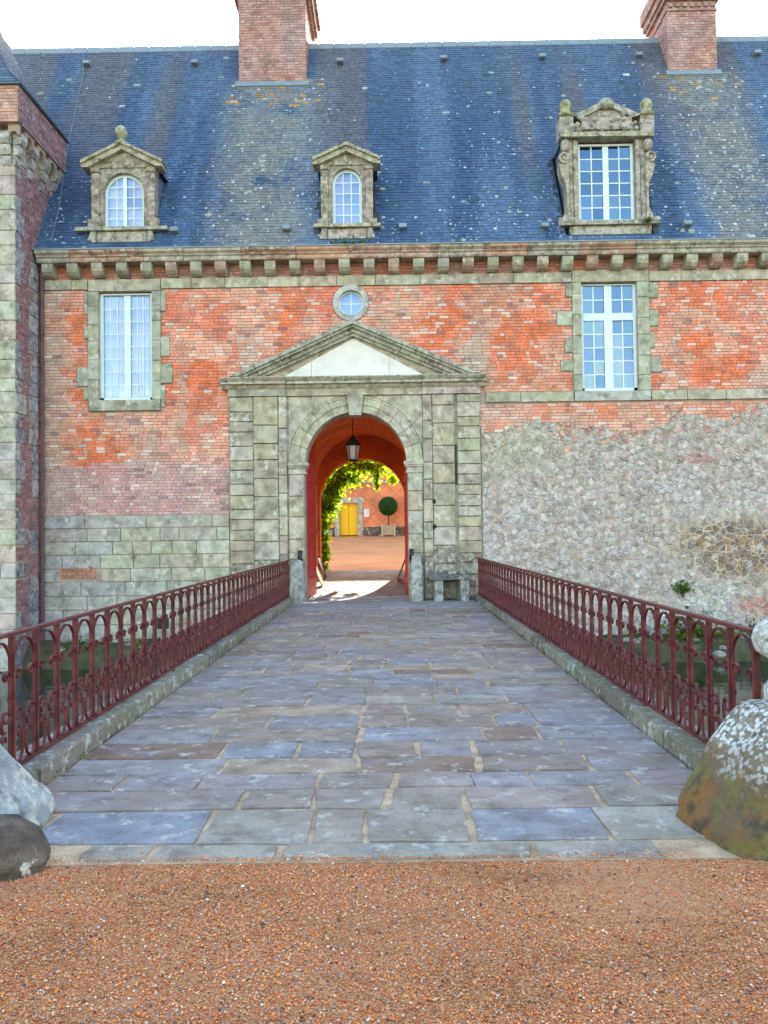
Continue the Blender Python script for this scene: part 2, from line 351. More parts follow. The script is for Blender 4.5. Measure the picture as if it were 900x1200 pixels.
def one(name, mat, parent, fn, col=None, smooth=False):
    m = MB(); fn(m); return m.build(name, mat, parent, col, smooth)
def bricklay(mb, fr, x0, x1, z0, z1, excl, colf, r, ch=.075, bl=.225, n0=-.02, n1=0., keep=None):
    """excl(za, zb) -> list of (x0, x1) taken up by stone or openings in that course"""
    z = z0; row = 0
    while z < z1 - .02:
        zb = min(z1, z + ch) - .012
        iv = [(x0, x1)]
        for h in excl(z, zb):
            iv = [q for (p0, p1) in iv for q in ((p0, min(p1, h[0])), (max(p0, h[1]), p1)) if q[1] - q[0] > .03]
        for p0, p1 in iv:
            x = p0 - r.uniform(0, .1) - (bl / 2 if row % 2 else 0)
            while x < p1:
                L = bl * (.5 if r.random() < .45 else 1) * r.uniform(.93, 1.07)
                a, b = max(p0, x), min(p1, x + L) - .011; x += L
                if b - a < .03 or (keep and not keep((a + b) / 2, (z + zb) / 2)): continue
                mb.cc = colf((a + b) / 2, (z + zb) / 2); e = n1 + r.uniform(-.005, .004); j = r.uniform(-.003, .003)
                q = [(a, z + j), (b, z - j), (b, zb - j), (a, zb + j)]
                vs = [fr.p(u, v, n0) for u, v in q] + [fr.p(u, v, e) for u, v in q]
                mb.add(vs, [(4, 5, 6, 7), (0, 1, 5, 4), (1, 2, 6, 5), (2, 3, 7, 6), (3, 0, 4, 7)])
        z += ch; row += 1
def leaves(mb, pts, size, r, cols, nrm=None):
    for p in pts:
        d = Vector((r.gauss(0, 1), r.gauss(0, 1), r.gauss(0, 1))).normalized()
        if nrm: d = (d * .8 + nrm(p)).normalized()
        a = d.cross(Vector((r.gauss(0, 1), r.gauss(0, 1), r.gauss(0, 1)))).normalized(); b = d.cross(a); s = size * r.uniform(.6, 1.3)
        mb.cc = jit(r.choice(cols), r, .3); p = Vector(p)
        mb.add([p - a * s, p - b * s * .5 + d * s * .12, p + a * s, p + b * s * .5 + d * s * .12], [(0, 1, 2, 3)])

# ------------------------------------------------------------ setting: ground, moat, courtyard
def grid(name, x0, x1, y0, y1, nx, ny, zf, mat):
    mb = MB(); vs = [(x0 + (x1 - x0) * i / nx, y0 + (y1 - y0) * j / ny, 0) for j in range(ny + 1) for i in range(nx + 1)]
    vs = [(x, y, zf(x, y)) for x, y, _ in vs]
    mb.add(vs, [(j * (nx + 1) + i, j * (nx + 1) + i + 1, (j + 1) * (nx + 1) + i + 1, (j + 1) * (nx + 1) + i) for j in range(ny) for i in range(nx)])
    return mb.build(name, mat, None, smooth=True, kind='structure')
FORE = -15.80
mb = MB(); mb.box(-400, 400, -25, FORE, -6, -.012); mb.build('gravel_forecourt', M['gravel'], kind='structure')
mb = MB(); mb.box(-400, 400, -900, -25.002, -6, -.03); mb.build('unseen_dark_ground', M['darkground'], kind='structure')  # unseen ground behind the camera, added dark to deepen shade under the corbels
grid('water', -120, 120, FORE - .2, 0, 4, 4, lambda x, y: -1.40, M['water'])
mb = MB(); mb.box(-400, 400, FORE, 900, -6.2, -2.6); mb.build('moat_bed', M['bank'], kind='structure')
def courtz(y): return .36 * max(0, min(1, y / 8.0)) + 1.09 * max(0, min(1, (y - 8) / 29.0))
mb = MB()
mb.add([(-60, 8.0, courtz(8)), (60, 8.0, courtz(8)), (60, 37.5, 1.45), (-60, 37.5, 1.45), (400, 37.5, 1.45), (400, 900, 1.45), (-400, 900, 1.45), (-400, 37.5, 1.45)], [(0, 1, 2, 3), (7, 3, 2, 4, 5, 6)])
mb.build('courtyard_ground', M['courtground'], kind='structure')
rb = random.Random(3)
def bankz(x, y):
    t = (y + 1.5) / 1.5
    return -1.62 + .62 * sst(.05, .45, t + .5 * (vn(x, y, .8, 5) - .5)) + .14 * (vn(x, y, .35, 9) - .5) + .10 * t
bank_ob = grid('moat_bank', -14, 16, -1.5, .05, 180, 12, bankz, M['bank'])

# gravel pebbles near the camera
def pebbles():
    r = np.random.default_rng(5)
    def area(n, x0, x1, y0, y1): return np.column_stack([r.uniform(x0, x1, n), r.uniform(y0, y1, n)])
    P = np.vstack([area(185000, -1.35, 3.0, -17.5, FORE - .005), area(16000, -3.5, -1.35, -17.9, FORE - .005), area(16000, 3.0, 5.0, -17.9, FORE - .005)])
    P = np.vstack([P, np.column_stack([r.uniform(-.9, 2.3, 5200), FORE + np.abs(r.exponential(.03, 5200))])])
    # thinner where sand is worn bare
    wob = np.array([fb(x, y, .9, 21) for x, y in P]); edge = FORE - P[:, 1]
    keep = r.random(len(P)) < np.clip(1.2 - 1.5 * np.clip(wob - .45, 0, 1) * np.where(edge < .7, 2.2, .7) - .5 * np.exp(-edge / .10), .3, 1)
    P = P[keep]; n = len(P); s = r.gamma(4.2, .00070, n).clip(.0013, .009)
    base = np.array([(1, 0, 0), (-1, 0, 0), (0, 1, 0), (0, -1, 0), (0, 0, 1), (0, 0, -1)], float)
    fc = np.array([(0, 2, 4), (2, 1, 4), (1, 3, 4), (3, 0, 4), (2, 0, 5), (1, 2, 5), (3, 1, 5), (0, 3, 5)])
    V = base[None] * (s[:, None, None] * r.uniform(.65, 1.35, (n, 6, 1)))
    a = r.uniform(0, 6.28, n); c_, s_ = np.cos(a), np.sin(a)
    X = V[:, :, 0] * c_[:, None] - V[:, :, 1] * s_[:, None]; Y = V[:, :, 0] * s_[:, None] + V[:, :, 1] * c_[:, None]; Z = V[:, :, 2] * .75 + X * r.uniform(-.4, .4, (n, 1))
    gz = np.where(P[:, 1] > FORE, .0, -.012)[:, None]
    co = np.stack([X + P[:, 0, None], Y + P[:, 1, None], Z + gz + s[:, None] * .6], 2).reshape(-1, 3)
    fi = (fc[None] + (np.arange(n) * 6)[:, None, None]).reshape(-1)
    pal = np.array([(.74, .25, .06), (.53, .14, .045), (.74, .34, .16), (.62, .40, .27), (.74, .66, .60), (.24, .20, .20), (.07, .05, .05), (.50, .22, .09)])
    ci = r.choice(8, n, p=[.28, .21, .18, .10, .03, .045, .04, .115]); dirt = np.array([fb(x * .8, y * 1.6, .55, 61) for x, y in P]); dirt = 1.04 - .20 * np.clip((dirt - .48) / .2, 0, 1); dm = np.exp(-(((P[:, 0] - 1.55) / .38) ** 2 + ((P[:, 1] + 16.02) / .10) ** 2)); dirt = dirt * (1 - .35 * dm)
    col = pal[ci] * r.uniform(.75, 1.2, (n, 1)) * dirt[:, None]
    me = bpy.data.meshes.new('gravel'); nf = n * 8
    me.vertices.add(n * 6); me.vertices.foreach_set('co', co.ravel()); me.loops.add(nf * 3); me.loops.foreach_set('vertex_index', fi.astype(np.int32))
    me.polygons.add(nf); me.polygons.foreach_set('loop_start', np.arange(nf, dtype=np.int32) * 3)
    me.polygons.foreach_set('use_smooth', np.ones(nf, bool))
    me.update(calc_edges=True); me.materials.append(M['pebble'])
    ca = me.color_attributes.new('Col', 'FLOAT_COLOR', 'POINT'); ca.data.foreach_set('color', np.column_stack([np.repeat(col, 6, 0), np.ones(n * 6)]).astype(np.float32).ravel())
    tag(_link(bpy.data.objects.new('gravel', me), None), 'loose orange and white gravel on the forecourt before the bridge', 'gravel', kind='stuff')
pebbles()

# ------------------------------------------------------------ the bridge
bridge = thing('stone_bridge', (.7, -8, 0), 'flat stone bridge paved with blue grey flags leading to the arched gate', 'bridge')
BX0, BX1 = -1.46, 2.79
mb = MB(); mb.box(-1.80, 3.12, FORE, .0, -2.4, -.035); mb.build('bridge_body', M['sandjoint'], bridge)
mb = MB(); mb.box(BX0, BX1, FORE + .01, .75, -.034, -.013); mb.build('joint_bed', M['sandjoint'], bridge)
rf = random.Random(12)
FLAGC = [(.34, .25, .19), (.33, .265, .21), (.30, .245, .255), (.25, .25, .30), (.40, .30, .22), (.29, .21, .18), (.36, .29, .23), (.30, .245, .275)]
ys = [FORE + .02, -15.56, -15.03, -14.65, -14.29, -13.91, -13.47, -13.0, -12.55, -12.1]
while ys[-1] < -2.6: ys.append(ys[-1] + rf.uniform(.32, .52))
ys[-1] = -2.3
nrow = len(ys) - 1
for k in range(nrow):
    y0, y1 = ys[k], ys[k + 1]; x = BX0 - rf.uniform(0, .5)
    if k < 2: x = -.86
    cuts = [max(BX0, x)]
    end = 2.3 if k == 0 else BX1
    while cuts[-1] < end - .02:
        L = rf.uniform(1.1, 1.7) if k == 0 else (rf.uniform(.32, .80) if rf.random() < .72 else rf.uniform(.8, 1.35))
        nx = cuts[-1] + L
        if end - nx < .3: nx = end
        cuts.append(nx)
    if k == 0: cuts = [-.80, -.43, .22, 1.51, 2.14]
    if k == 1: cuts = [-1.13, -.25, .35, .65, 1.22, 1.95, 2.50]
    tone = rf.choice(FLAGC)
    for a, b in zip(cuts, cuts[1:]):
        g = rf.uniform(.009, .020); w = .05
        def wv(x, kk): return (.06 if kk else .03) * (vn(x, kk * 7.7, 1.3 if kk else .6, 31) - .5) if kk < nrow else 0
        q = [(a + g, y0 + wv(a, k) + g), (b - g + rf.uniform(-.03, .02), y0 + wv(b, k) + g), (b - g, y1 + wv(b, k + 1) - g), (a + g + rf.uniform(-.02, .03), y1 + wv(a, k + 1) - g)]
        # edges worn and knocked about, every flag in its own way
        Q = []
        for i in range(4):
            p, pn = q[i], q[(i + 1) % 4]; Q.append((p[0] + rf.uniform(-.012, .012), p[1] + rf.uniform(-.012, .012)))
            for t in ((.3, .7) if i % 2 == 0 else (.5,)):
                t += rf.uniform(-.15, .15); Q.append((p[0] + (pn[0] - p[0]) * t + rf.uniform(-.012, .012), p[1] + (pn[1] - p[1]) * t + rf.uniform(-.012, .012)))
        m_ = MB(); m_.poly(GRD, Q, -.034, .0 + rf.uniform(-.003, .004), rf.uniform(.004, .008), rf, .002)
        c = jit(mixc(tone, rf.choice(FLAGC), .75), rf, .2)
        if rf.random() < .08: c = (.24, .15, .11)
        if k in (4, 5, 6, 7, 8, 11, 12, 15) and rf.random() < .6: c = mixc(c, (.27, .285, .33), .6)
        if k == 1 and (a < -1 or 1.1 < a < 1.3): c = (.24, .262, .315)
        if k in (2, 3, 9, 10): c = mixc(c, (.31, .27, .25), .5)
        if k == 0: c = jit((.37, .335, .285), rf, .1)
        if k == 1 and not (a < -1 or 1.1 < a < 1.3): c = jit(rf.choice([(.35, .30, .27), (.36, .335, .29)]), rf, .08)
        m_.build('paving_stone', M['flag'], bridge, c)
# smooth slabs in front of the gate
for y0, y1 in ((-2.28, -1.2), (-1.2, .0), (.0, .72)):
    xs = [BX0, -.2, .55, 1.6, BX1] if y1 < .1 else [-1.2, -.3, .5, 1.2]
    for a, b in zip(xs, xs[1:]):
        m_ = MB(); m_.block(GRD, a + .006, b - .006, y0 + .006, y1 - .006, -.034, 0, .006, rf, .003); m_.build('paving_stone', M['flag'], bridge, jit((.34, .33, .36), rf, .08))
for x0, x1 in ((-1.78, -1.46), (2.79, 3.10)):
    y = FORE + .62
    while y < -.15:
        y1 = min(-.12, y + rf.uniform(.6, 1.5)); h = rf.uniform(.12, .145)
        m_ = MB(); m_.block(GRD, x0 + rf.uniform(0, .02), x1 - rf.uniform(0, .02), y + .006, y1 - .006, -.03, h, .025, rf, .008)
        m_.build('kerb_stone', M['kerb'], bridge, jit((.235, .215, .175), rf, .25)); y = y1

# ------------------------------------------------------------ iron railings
RS = FR((0, 0, 0), (0, 1, 0), (0, 0, 1))        # drawing plane: u along the bridge, v up, n across (+X)
BAY = .352
def arc(cx, cy, r0, r1, a0, a1, n):
    return [(cx + (r0 + (r1 - r0) * i / n) * math.cos(R(a0 + (a1 - a0) * i / n)), cy + (r0 + (r1 - r0) * i / n) * math.sin(R(a0 + (a1 - a0) * i / n))) for i in range(n + 1)]
def mesh_of(name, fn, mat): m = MB(); fn(m); return m.mesh(name, mat)
W_ = .0105
h = BAY / 2
arch_path = ([(a, b) for a, b in reversed(arc(-h + .085, .50, .066, .024, 180, 420, 10))] + [(-h + .019, .60)]
             + arc(0, .80, h - .018, h - .018, 180, 0, 12) + [(h - .019, .60)] + arc(h - .085, .50, .066, .024, 0, -240, 10))
me_arch = mesh_of('arch', lambda m: m.sweep(RS, arch_path, .011, -W_, W_), M['iron'])
me_bal = mesh_of('baluster', lambda m: (m.block(RS, -.013, .013, .165, .985, 0, .019, .004), m.block(FR((0, 0, 0), (0, -1, 0), (0, 0, 1)), -.013, .013, .165, .985, 0, .019, .004),
                  m.box(-.022, .022, -.02, .02, .565, .60)), M['iron'])
def hook(sg):   # rises from the baluster and curls outward and down
    p = [(.012, .30), (.016, .40)] + arc(.080, .455, .064, .058, 185, 20, 9) + [(.140, .44), (.132, .405)] + arc(.110, .405, .022, .012, 0, -170, 4)
    return [(sg * a, b) for a, b in p]
def foot(sg):   # runs down the baluster, turns at the foot and curls up again
    p = [(.014, .38), (.016, .28)] + arc(.082, .240, .066, .064, 180, 350, 9) + [(.148, .29), (.145, .335)] + arc(.108, .345, .037, .016, 0, 215, 8)
    return [(sg * a, b) for a, b in p]
def spir(sg):   # small curl hanging inside the arch
    p = [(.016, .70)] + arc(.070, .72, .054, .045, 180, 60, 5) + arc(.082, .735, .034, .012, 40, -260, 9)
    return [(sg * a, b) for a, b in p]
ME_S = {n: [mesh_of(n, lambda m, s=s: m.sweep(RS, f(s), .010, -W_ * .9, W_ * .9), M['iron']) for s in (1, -1)] for n, f in (('hook_scroll', hook), ('foot_scroll', foot), ('spiral_scroll', spir))}
def railing(xa, xb, label):
    t = thing('iron_railing', ((xa + xb) / 2, -8, .13), label, 'railing', 'scrolled iron railings along the bridge')
    Y0, Y1 = -15.02, -.25; n = int((Y1 - Y0) / BAY)
    X = lambda y: xa + (xb - xa) * (y - Y0) / (Y1 - Y0)
    rr = FR((0, 0, 0), (0, 1, 0), (0, 0, 1))
    for nm, z0, z1, w in (('top_rail', .985, 1.008, .024), ('bottom_rail', .150, .172, .020)):
        m = MB(); dx = (xb - xa)
        m.add([(X(y) + s * w, y, z) for y in (Y0, Y1) for z in (z0, z1) for s in (-1, 1)], [(0, 1, 3, 2), (4, 6, 7, 5), (0, 4, 5, 1), (2, 3, 7, 6), (0, 2, 6, 4), (1, 5, 7, 3)]); m.build(nm, M['iron'], t)
    for k in range(n + 1):
        y = Y0 + k * BAY; inst('baluster', me_bal, t, (X(y), y, 0))
        for nm in ME_S:
            for s in (0, 1):
                if (k == 0 and s == 1) or (k == n and s == 0): continue
                inst(nm, ME_S[nm][s], t, (X(y), y, 0))
        if k < n: inst('arch', me_arch, t, (X(y + h), y + h, 0))
    for k in range(0, n + 1, 6):
        y = Y0 + k * BAY; m = MB(); m.box(X(y) - .014, X(y) + .014, y - .014, y + .014, .10, .150); m.build('fixing_stud', M['iron'], t)
railing(-1.60, -1.60, 'dark red scrolled iron railing on the left kerb, nearest the tower')
railing(2.93, 2.85, 'dark red scrolled iron railing on the right kerb, before the rubble wall')

# ------------------------------------------------------------ the gatehouse wing
wing = thing('gatehouse_wing', (0, 4, 0), 'long brick chateau wing with steep blue slate roof and arched gate', 'building')
WX0, WX1 = -7.62, 16.0
WL = (-6.20, -4.90, 4.90, 7.55); WR = (5.48, 6.83, 4.96, 7.60); OC = (-.08, 7.19)
PORT = (-3.05, 3.0, 0.0, 5.20)
holes = [WL, WR, PORT, (OC[0] - .33, OC[0] + .33, OC[1] - .33, OC[1] + .33)]
mb = MB()
for a, b, c, d in rects(WX0, WX1, -2.4, 8.40, holes): mb.box(a, b, .02, .8, c, d)
mb.archpanel(FAC, OC[0] - .33, OC[0] + .33, OC[1] + .33, OC[0], .33, OC[1], -.8, -.02)
mb.archpanel(FR((2 * OC[0], 0, 2 * OC[1]), (-1, 0, 0), (0, 0, -1)), OC[0] - .33, OC[0] + .33, OC[1] + .33, OC[0], .33, OC[1], -.8, -.02)
mb.box(WX0, WX1, 7.5, 8.0, 4.6, 8.4); mb.box(WX0, -1.7, 7.5, 8.0, -2.4, 4.6); mb.box(1.5, WX1, 7.5, 8.0, -2.4, 4.6)
mb.box(WX1 - .5, WX1, .8, 7.5, -2.4, 8.4); mb.box(WX0, WX0 + .4, .8, 7.5, -2.4, 8.4)
mb.box(WX0 + .4, -1.85, .8, 7.5, 4.2, 4.35); mb.box(1.85, WX1 - .5, .8, 7.5, 4.2, 4.35); mb.box(WX0 + .4, WX1 - .5, .8, 7.5, 8.0, 8.1)
wall = mb.build('facade_wall', M['mortar'], wing)
# brick
PATCH = [(-6.3, 3.9, .55, .5), (-6.2, 3.35, .5, .35), (-6.75, 6.5, .35, .3), (-6.75, 5.5, .3, .35), (-6.7, 4.95, .2, .2), (-6.8, 7.0, .35, .3), (-4.2, 3.5, .7, .4), (5.9, 4.45, .55, .28), (8.0, 7.25, .9, .35),
         (4.2, 6.3, .8, .8), (3.7, 5.4, .6, .4), (-3.5, 5.5, .5, .5), (2.2, 6.6, 1., .5), (-1.7, 6.9, .5, .4), (8.9, 5.4, .7, .4), (4.6, 7.2, .6, .3), (8.3, 6.1, .5, .3), (3.2, 7.3, .8, .25)]
rk = random.Random(4)
def brickcol(x, z):
    n = fb(x, z, 1.6, 2); n2 = fb(x, z, .55, 8)
    c = mixc((.72, .22, .14), (.76, .38, .29), sst(.35, .65, n2))
    o = sst(.42, .74, .6 * n + .4 * vn(x, z, .28, 28)) * .6
    for px, pz, rx, rz in PATCH:
        d = ((x - px) / rx) ** 2 + ((z - pz) / rz) ** 2 + (n2 - .5) * 1.6 + (vn(x, z, .16, 19) - .5) * 1.5
        o = max(o, .9 - .9 * sst(.1, 1.7, d))
    if x < -3.0: o *= .25 if z < 4.6 and x > -5.4 else 1
    c = mixc(c, (.74, .18, .07), o)
    g = sst(.50, .68, fb(x, z, .9, 15)) * .55
    if x < -3: g = max(g, .65 * sst(-6.6, -7.3, x) if x < -6.6 else 0)
    if x < -3 and z < 3.35 + .5 * (n - .5): c = mixc(c, (.46, .33, .36), .72); g *= .6
    if x > 2.9 and z < 4.75: g = max(g, .35)
    c = mixc(c, (.52, .46, .39), g * (1 - o * .8))
    c = mixc(c, (.40, .36, .31), .45 * sst(.6, .75, vn(x, z * .12, .35, 52)) * sst(.4, .6, fb(x, z, .8, 53)))
    t = rk.random()
    if t < .05: c = mixc(c, (.20, .14, .17), .55)
    elif t < .14: c = mixc(c, (.68, .60, .55), .6)
    return jit(c, rk, .13)
def rub_top(x): return 4.10 + .35 * (vn(x, 0, 1.1, 44) - .5) + (.28 if x > 7.6 else 0)
def excl(za, zb):
    zc = (za + zb) / 2; L = []
    def R_(x0, x1, z0, z1):
        if zb > z0 and za < z1: L.append((x0, x1))
    R_(WL[0] - .26, WL[1] + .22, 4.62, 7.6); R_(WR[0] - .22, WR[1] + .30, 4.72, 7.6)
    R_(*PORT); R_(2.9, 3.14, 4.7, 5.0); R_(3.14, WX1, 4.71, 4.96)
    if 5.1 < zc < 6.75:
        t = (6.78 - zc) / (6.78 - 5.2); L.append((-.03 - 3.1 * t, -.03 + 3.1 * t))
    d = abs(zc - OC[1])
    if d < .44: w = math.sqrt(.44 ** 2 - d * d); L.append((OC[0] - w, OC[0] + w))
    R_(WX0, -3.0, -3, 2.12)
    for q in EARS: R_(*q)
    return L
EARS = []
def ears(x_in, sg, zs, ws):
    for (z0, z1), w in zip(zs, ws): EARS.append((min(x_in, x_in + sg * w), max(x_in, x_in + sg * w), z0, z1))
ears(-6.45, -1, [(5.25, 5.72), (6.4, 6.7), (7.0, 7.55), (4.92, 5.2)], [.28, .12, .10, .12])
ears(-4.69, 1, [(5.3, 5.75), (5.95, 6.42), (7.05, 7.55), (4.72, 5.25)], [.28, .22, .12, .10])
ears(5.27, -1, [(6.55, 6.90), (5.45, 5.72), (5.9, 6.2), (7.25, 7.58)], [.38, .30, .20, .15])
ears(7.12, 1, [(6.52, 6.90), (5.4, 5.74), (6.0, 6.35), (7.2, 7.58)], [.22, .26, .12, .22])
mb = MB(); bricklay(mb, FAC, WX0, 13.0, 2.13, 7.60, excl, brickcol, rk, keep=lambda x, z: not (x > 2.9 and z < rub_top(x)))
bricklay(mb, FAC, WX0, 13.0, 7.86, 8.16, lambda a, b: [], lambda x, z: jit(mixc((.50, .17, .11), (.42, .26, .22), vn(x, z, .8, 3)), rk, .2), rk)
bricklay(mb, FAC, -7.2, -6.3, .62, .92, lambda a, b: [], lambda x, z: jit((.44, .20, .14), rk, .2), rk, n1=.012)
mb.build('brick', M['brick'], wall, kind='stuff')

# rubble wall to the right of the gate
def voronoi(x0, x1, z0, z1, a, b, r, drop=.34):
    nx = int((x1 - x0) / a) + 2; nz = int((z1 - z0) / b) + 2
    S = {(i, j): (x0 + (i + .5 * (j % 2) + r.uniform(-.45, .45)) * a, z0 + (j + r.uniform(-.40, .40)) * b) for i in range(-3, nx + 3) for j in range(-3, nz + 3) if r.random() > drop}
    big = []
    for _ in range(110):
        c_ = (r.uniform(x0, x1), r.uniform(z0, z1), r.uniform(.10, .24), r.uniform(.06, .13))
        if all(abs(c_[0] - q[0]) > .30 or abs(c_[1] - q[1]) > .16 for q in big): big.append(c_)
    for key, (sx, sz) in list(S.items()):
        if any(((sx - q[0]) / q[2]) ** 2 + ((sz - q[1]) / q[3]) ** 2 < 1 for q in big): del S[key]
    for q in big:
        key = (round((q[0] - x0) / a), round((q[1] - z0) / b)); S[key] = (q[0], q[1])
    out = []
    for i in range(nx):
        for j in range(nz):
            if (i, j) not in S: continue
            p = S[i, j]; poly = [(p[0] + .26 * math.cos(R(t)), p[1] + .15 * math.sin(R(t))) for t in range(15, 375, 45)]
            for di in (-1, 1, 0, -2, 2, -3, 3):
                for dj in (0, -1, 1, -2, 2, -3, 3):
                    q = S.get((i + di, j + dj))
                    if q is None or (di == 0 and dj == 0): continue
                    mx, mz = (p[0] + q[0]) / 2, (p[1] + q[1]) / 2; dx, dz = q[0] - p[0], q[1] - p[1]
                    new = []
                    for k in range(len(poly)):
                        A, B = poly[k], poly[(k + 1) % len(poly)]
                        da = (A[0] - mx) * dx + (A[1] - mz) * dz; db = (B[0] - mx) * dx + (B[1] - mz) * dz
                        if da <= 0: new.append(A)
                        if da * db < 0: t = da / (da - db); new.append((A[0] + (B[0] - A[0]) * t, A[1] + (B[1] - A[1]) * t))
                    poly = new
                    if len(poly) < 3: break
                if len(poly) < 3: break
            if len(poly) >= 3: out.append((p, poly))
    return out
rr = random.Random(9)
def rubcol(x, z):
    pal = [(.46, .41, .36), (.40, .37, .31), (.54, .51, .50), (.50, .35, .30), (.49, .42, .39), (.32, .27, .27), (.60, .57, .56), (.27, .23, .23), (.40, .36, .39)]
    c = rr.choice(pal); c = mixc(c, mixc((.50, .465, .43), (.45, .37, .35), fb(x, z, 1.3, 47)), .55)
    if rr.random() < .75 * sst(.7, 0, rub_top(x) - z) * vn(x, z, .5, 23): c = mixc(c, jit((.56, .28, .23), rr, .2), .7)
    br = sst(.9, .35, math.hypot((x - 9.3) / 2.4, (z - 1.0) / 1.25) + .5 * (vn(x, z, .8, 61) - .5))
    c = mixc(c, rr.choice([(.24, .16, .11), (.19, .15, .13), (.33, .22, .13), (.27, .21, .19)]), min(1, br * 1.15))
    c = mixc(c, (.56, .57, .60), .55 * sst(.42, .66, fb(x, z, 1.5, 71)) * sst(3.3, 2.2, z) * (1 - br)); c = mixc(c, (.43, .43, .31), .6 * sst(5.4, 4.2, x) * sst(2.6, 3.4, z))
    pk = sst(.8, .3, math.hypot((x - 9.7) / 1.1, (z + .25) / .35)); c = mixc(c, (.52, .22, .16), pk * .8)
    pk = sst(.9, .3, math.hypot((x - 3.35) / .3, (z - 2.3) / 1.6)); c = mixc(c, (.50, .30, .24), pk * .6 * rr.random())
    pk = sst(.9, .4, math.hypot((x - 8.3) / .8, (z - 3.3) / .2)); c = mixc(c, (.46, .20, .20), pk * .7)
    return jit(c, rr, .16)
cells = []
for p, q in voronoi(2.9, 13.0, -1.6, 4.75, .122, .068, rr, .45):
    if p[1] > rub_top(p[0]) + .03: continue
    q = [(max(3.02, a), min(4.70, b)) for a, b in q]
    A = .5 * abs(sum(q[k][0] * q[(k + 1) % len(q)][1] - q[(k + 1) % len(q)][0] * q[k][1] for k in range(len(q))))
    if A < .0009: continue
    cx = sum(a for a, b in q) / len(q); cz = sum(b for a, b in q) / len(q)
    sh = rr.uniform(.86, .98); q = [(cx + (a - cx) * sh * rr.uniform(.95, 1.03), cz + (b - cz) * sh * rr.uniform(.93, 1.03)) for a, b in q]
    while len(q) < 10:      # knock the outline about
        L = [math.hypot(q[k][0] - q[(k + 1) % len(q)][0], q[k][1] - q[(k + 1) % len(q)][1]) for k in range(len(q))]; k = L.index(max(L))
        if L[k] < .05: break
        m0 = ((q[k][0] + q[(k + 1) % len(q)][0]) / 2 + rr.uniform(-.012, .012), (q[k][1] + q[(k + 1) % len(q)][1]) / 2 + rr.uniform(-.012, .012)); q.insert(k + 1, m0)
    cells.append((A if cx < 10.1 and cz > -1.0 else A * .01, cx, cz, q))
cells.sort(key=lambda t: -t[0])
rest = MB(); pale = MB(); pale.prism(FAC, [(9.6 + 2.3 * math.cos(R(t)) * (1 + .25 * math.sin(t * 7)), 1.0 + 1.25 * math.sin(R(t)) * (1 + .2 * math.sin(t * 5))) for t in range(0, 360, 12)], -.01, -.0015); pale.build('repointing', M['palejoint'], wall); bed = MB(); bed.prism(FAC, [(3.02, -1.6), (13.0, -1.6)] + [(13.0 - i * .25, rub_top(13.0 - i * .25) - .06) for i in range(40)] + [(3.02, 4.0)], -.015, -.004); bed.build('mortar_bed', M['rubmortar'], wall)
for k, (A, cx, cz, q) in enumerate(cells):
    pr = rr.uniform(-.001, .018) + (.012 if rr.random() < .12 else 0); c = rubcol(cx, cz)
    if k < 300: m_ = MB(); m_.poly(FAC, q, -.03, pr, .014, rr, .007); m_.build('rubble_stone', M['rubble'], wall, c)
    else: rest.cc = c; rest.poly(FAC, q, -.03, pr, .012, rr, .006)
rest.build('rubble_stone', M['rubble_a'], wall, kind='stuff')
# ashlar courses low on the left
ra = random.Random(21); z = 2.11; k = 0
hs = [.30, .32, .32, .33, .32, .34, .33, .36, .36, .38, .4]
for hh in hs:
    z0 = z - hh; x = -7.60
    while x < -3.06:
        L = ra.uniform(.9, 1.7) if k == 0 else ra.uniform(.45, 1.15); x1 = x + L
        if -3.06 - x1 < .3: x1 = -3.06
        if not (.55 < z0 + hh / 2 < .95 and -7.2 < (x + x1) / 2 < -6.3):
            c = mixc((.43, .43, .34), ra.choice([(.40, .41, .30), (.46, .45, .38), (.42, .36, .31), (.46, .47, .46)]), .6)
            if z0 < .5: c = mixc(c, (.36, .37, .36), .5)
            if x < -6.3: c = mixc(c, (.40, .40, .42), .5)
            m_ = MB(); m_.block(FAC, x + .008, x1 - .008, z0 + .008, z - .008, -.03, .012 + ra.uniform(0, .012), .010, ra, .004); m_.build('ashlar_block', M['ashlar'], wall, jit(c, ra, .10))
        x = x1
    z = z0; k += 1
m_ = MB(); m_.block(FAC, -4.82, -4.54, -.62, -.36, -.02, .026, .004); m_.build('painted_drain_hole', M['blackiron'], wall)  # solid black block: the dark inside of the hole is painted, nothing is cut
# string courses
def band(parent, name, x0, x1, z0, z1, n1, c, r, lo=.6, hi=1.5, mat='ashlar', n0=-.05):
    x = x0
    while x < x1 - .01:
        e = x + r.uniform(lo, hi)
        if x1 - e < .35: e = x1
        m_ = MB(); m_.block(FAC, x + .005, e - .005, z0, z1, n0, n1 + r.uniform(-.004, .006), .012, r, .003); m_.build(name, M[mat], parent, jit(mixc(c, r.choice([(.40, .40, .30), (.46, .42, .36), (.42, .32, .26)]), r.random() * .5), r, .10)); x = e
STN = (.45, .42, .33)
band(wall, 'string_course_stone', 3.15, 5.26, 4.72, 4.955, .05, STN, ra); band(wall, 'string_course_stone', 7.13, 13.2, 4.72, 4.955, .05, STN, ra)
band(wall, 'string_course_stone', WX0 + .1, WL[0] - .26, 7.60, 7.85, .045, STN, ra); band(wall, 'string_course_stone', WL[1] + .22, WR[0] - .22, 7.60, 7.85, .045, STN, ra); band(wall, 'string_course_stone', WR[1] + .3, 13.2, 7.60, 7.85, .045, STN, ra)

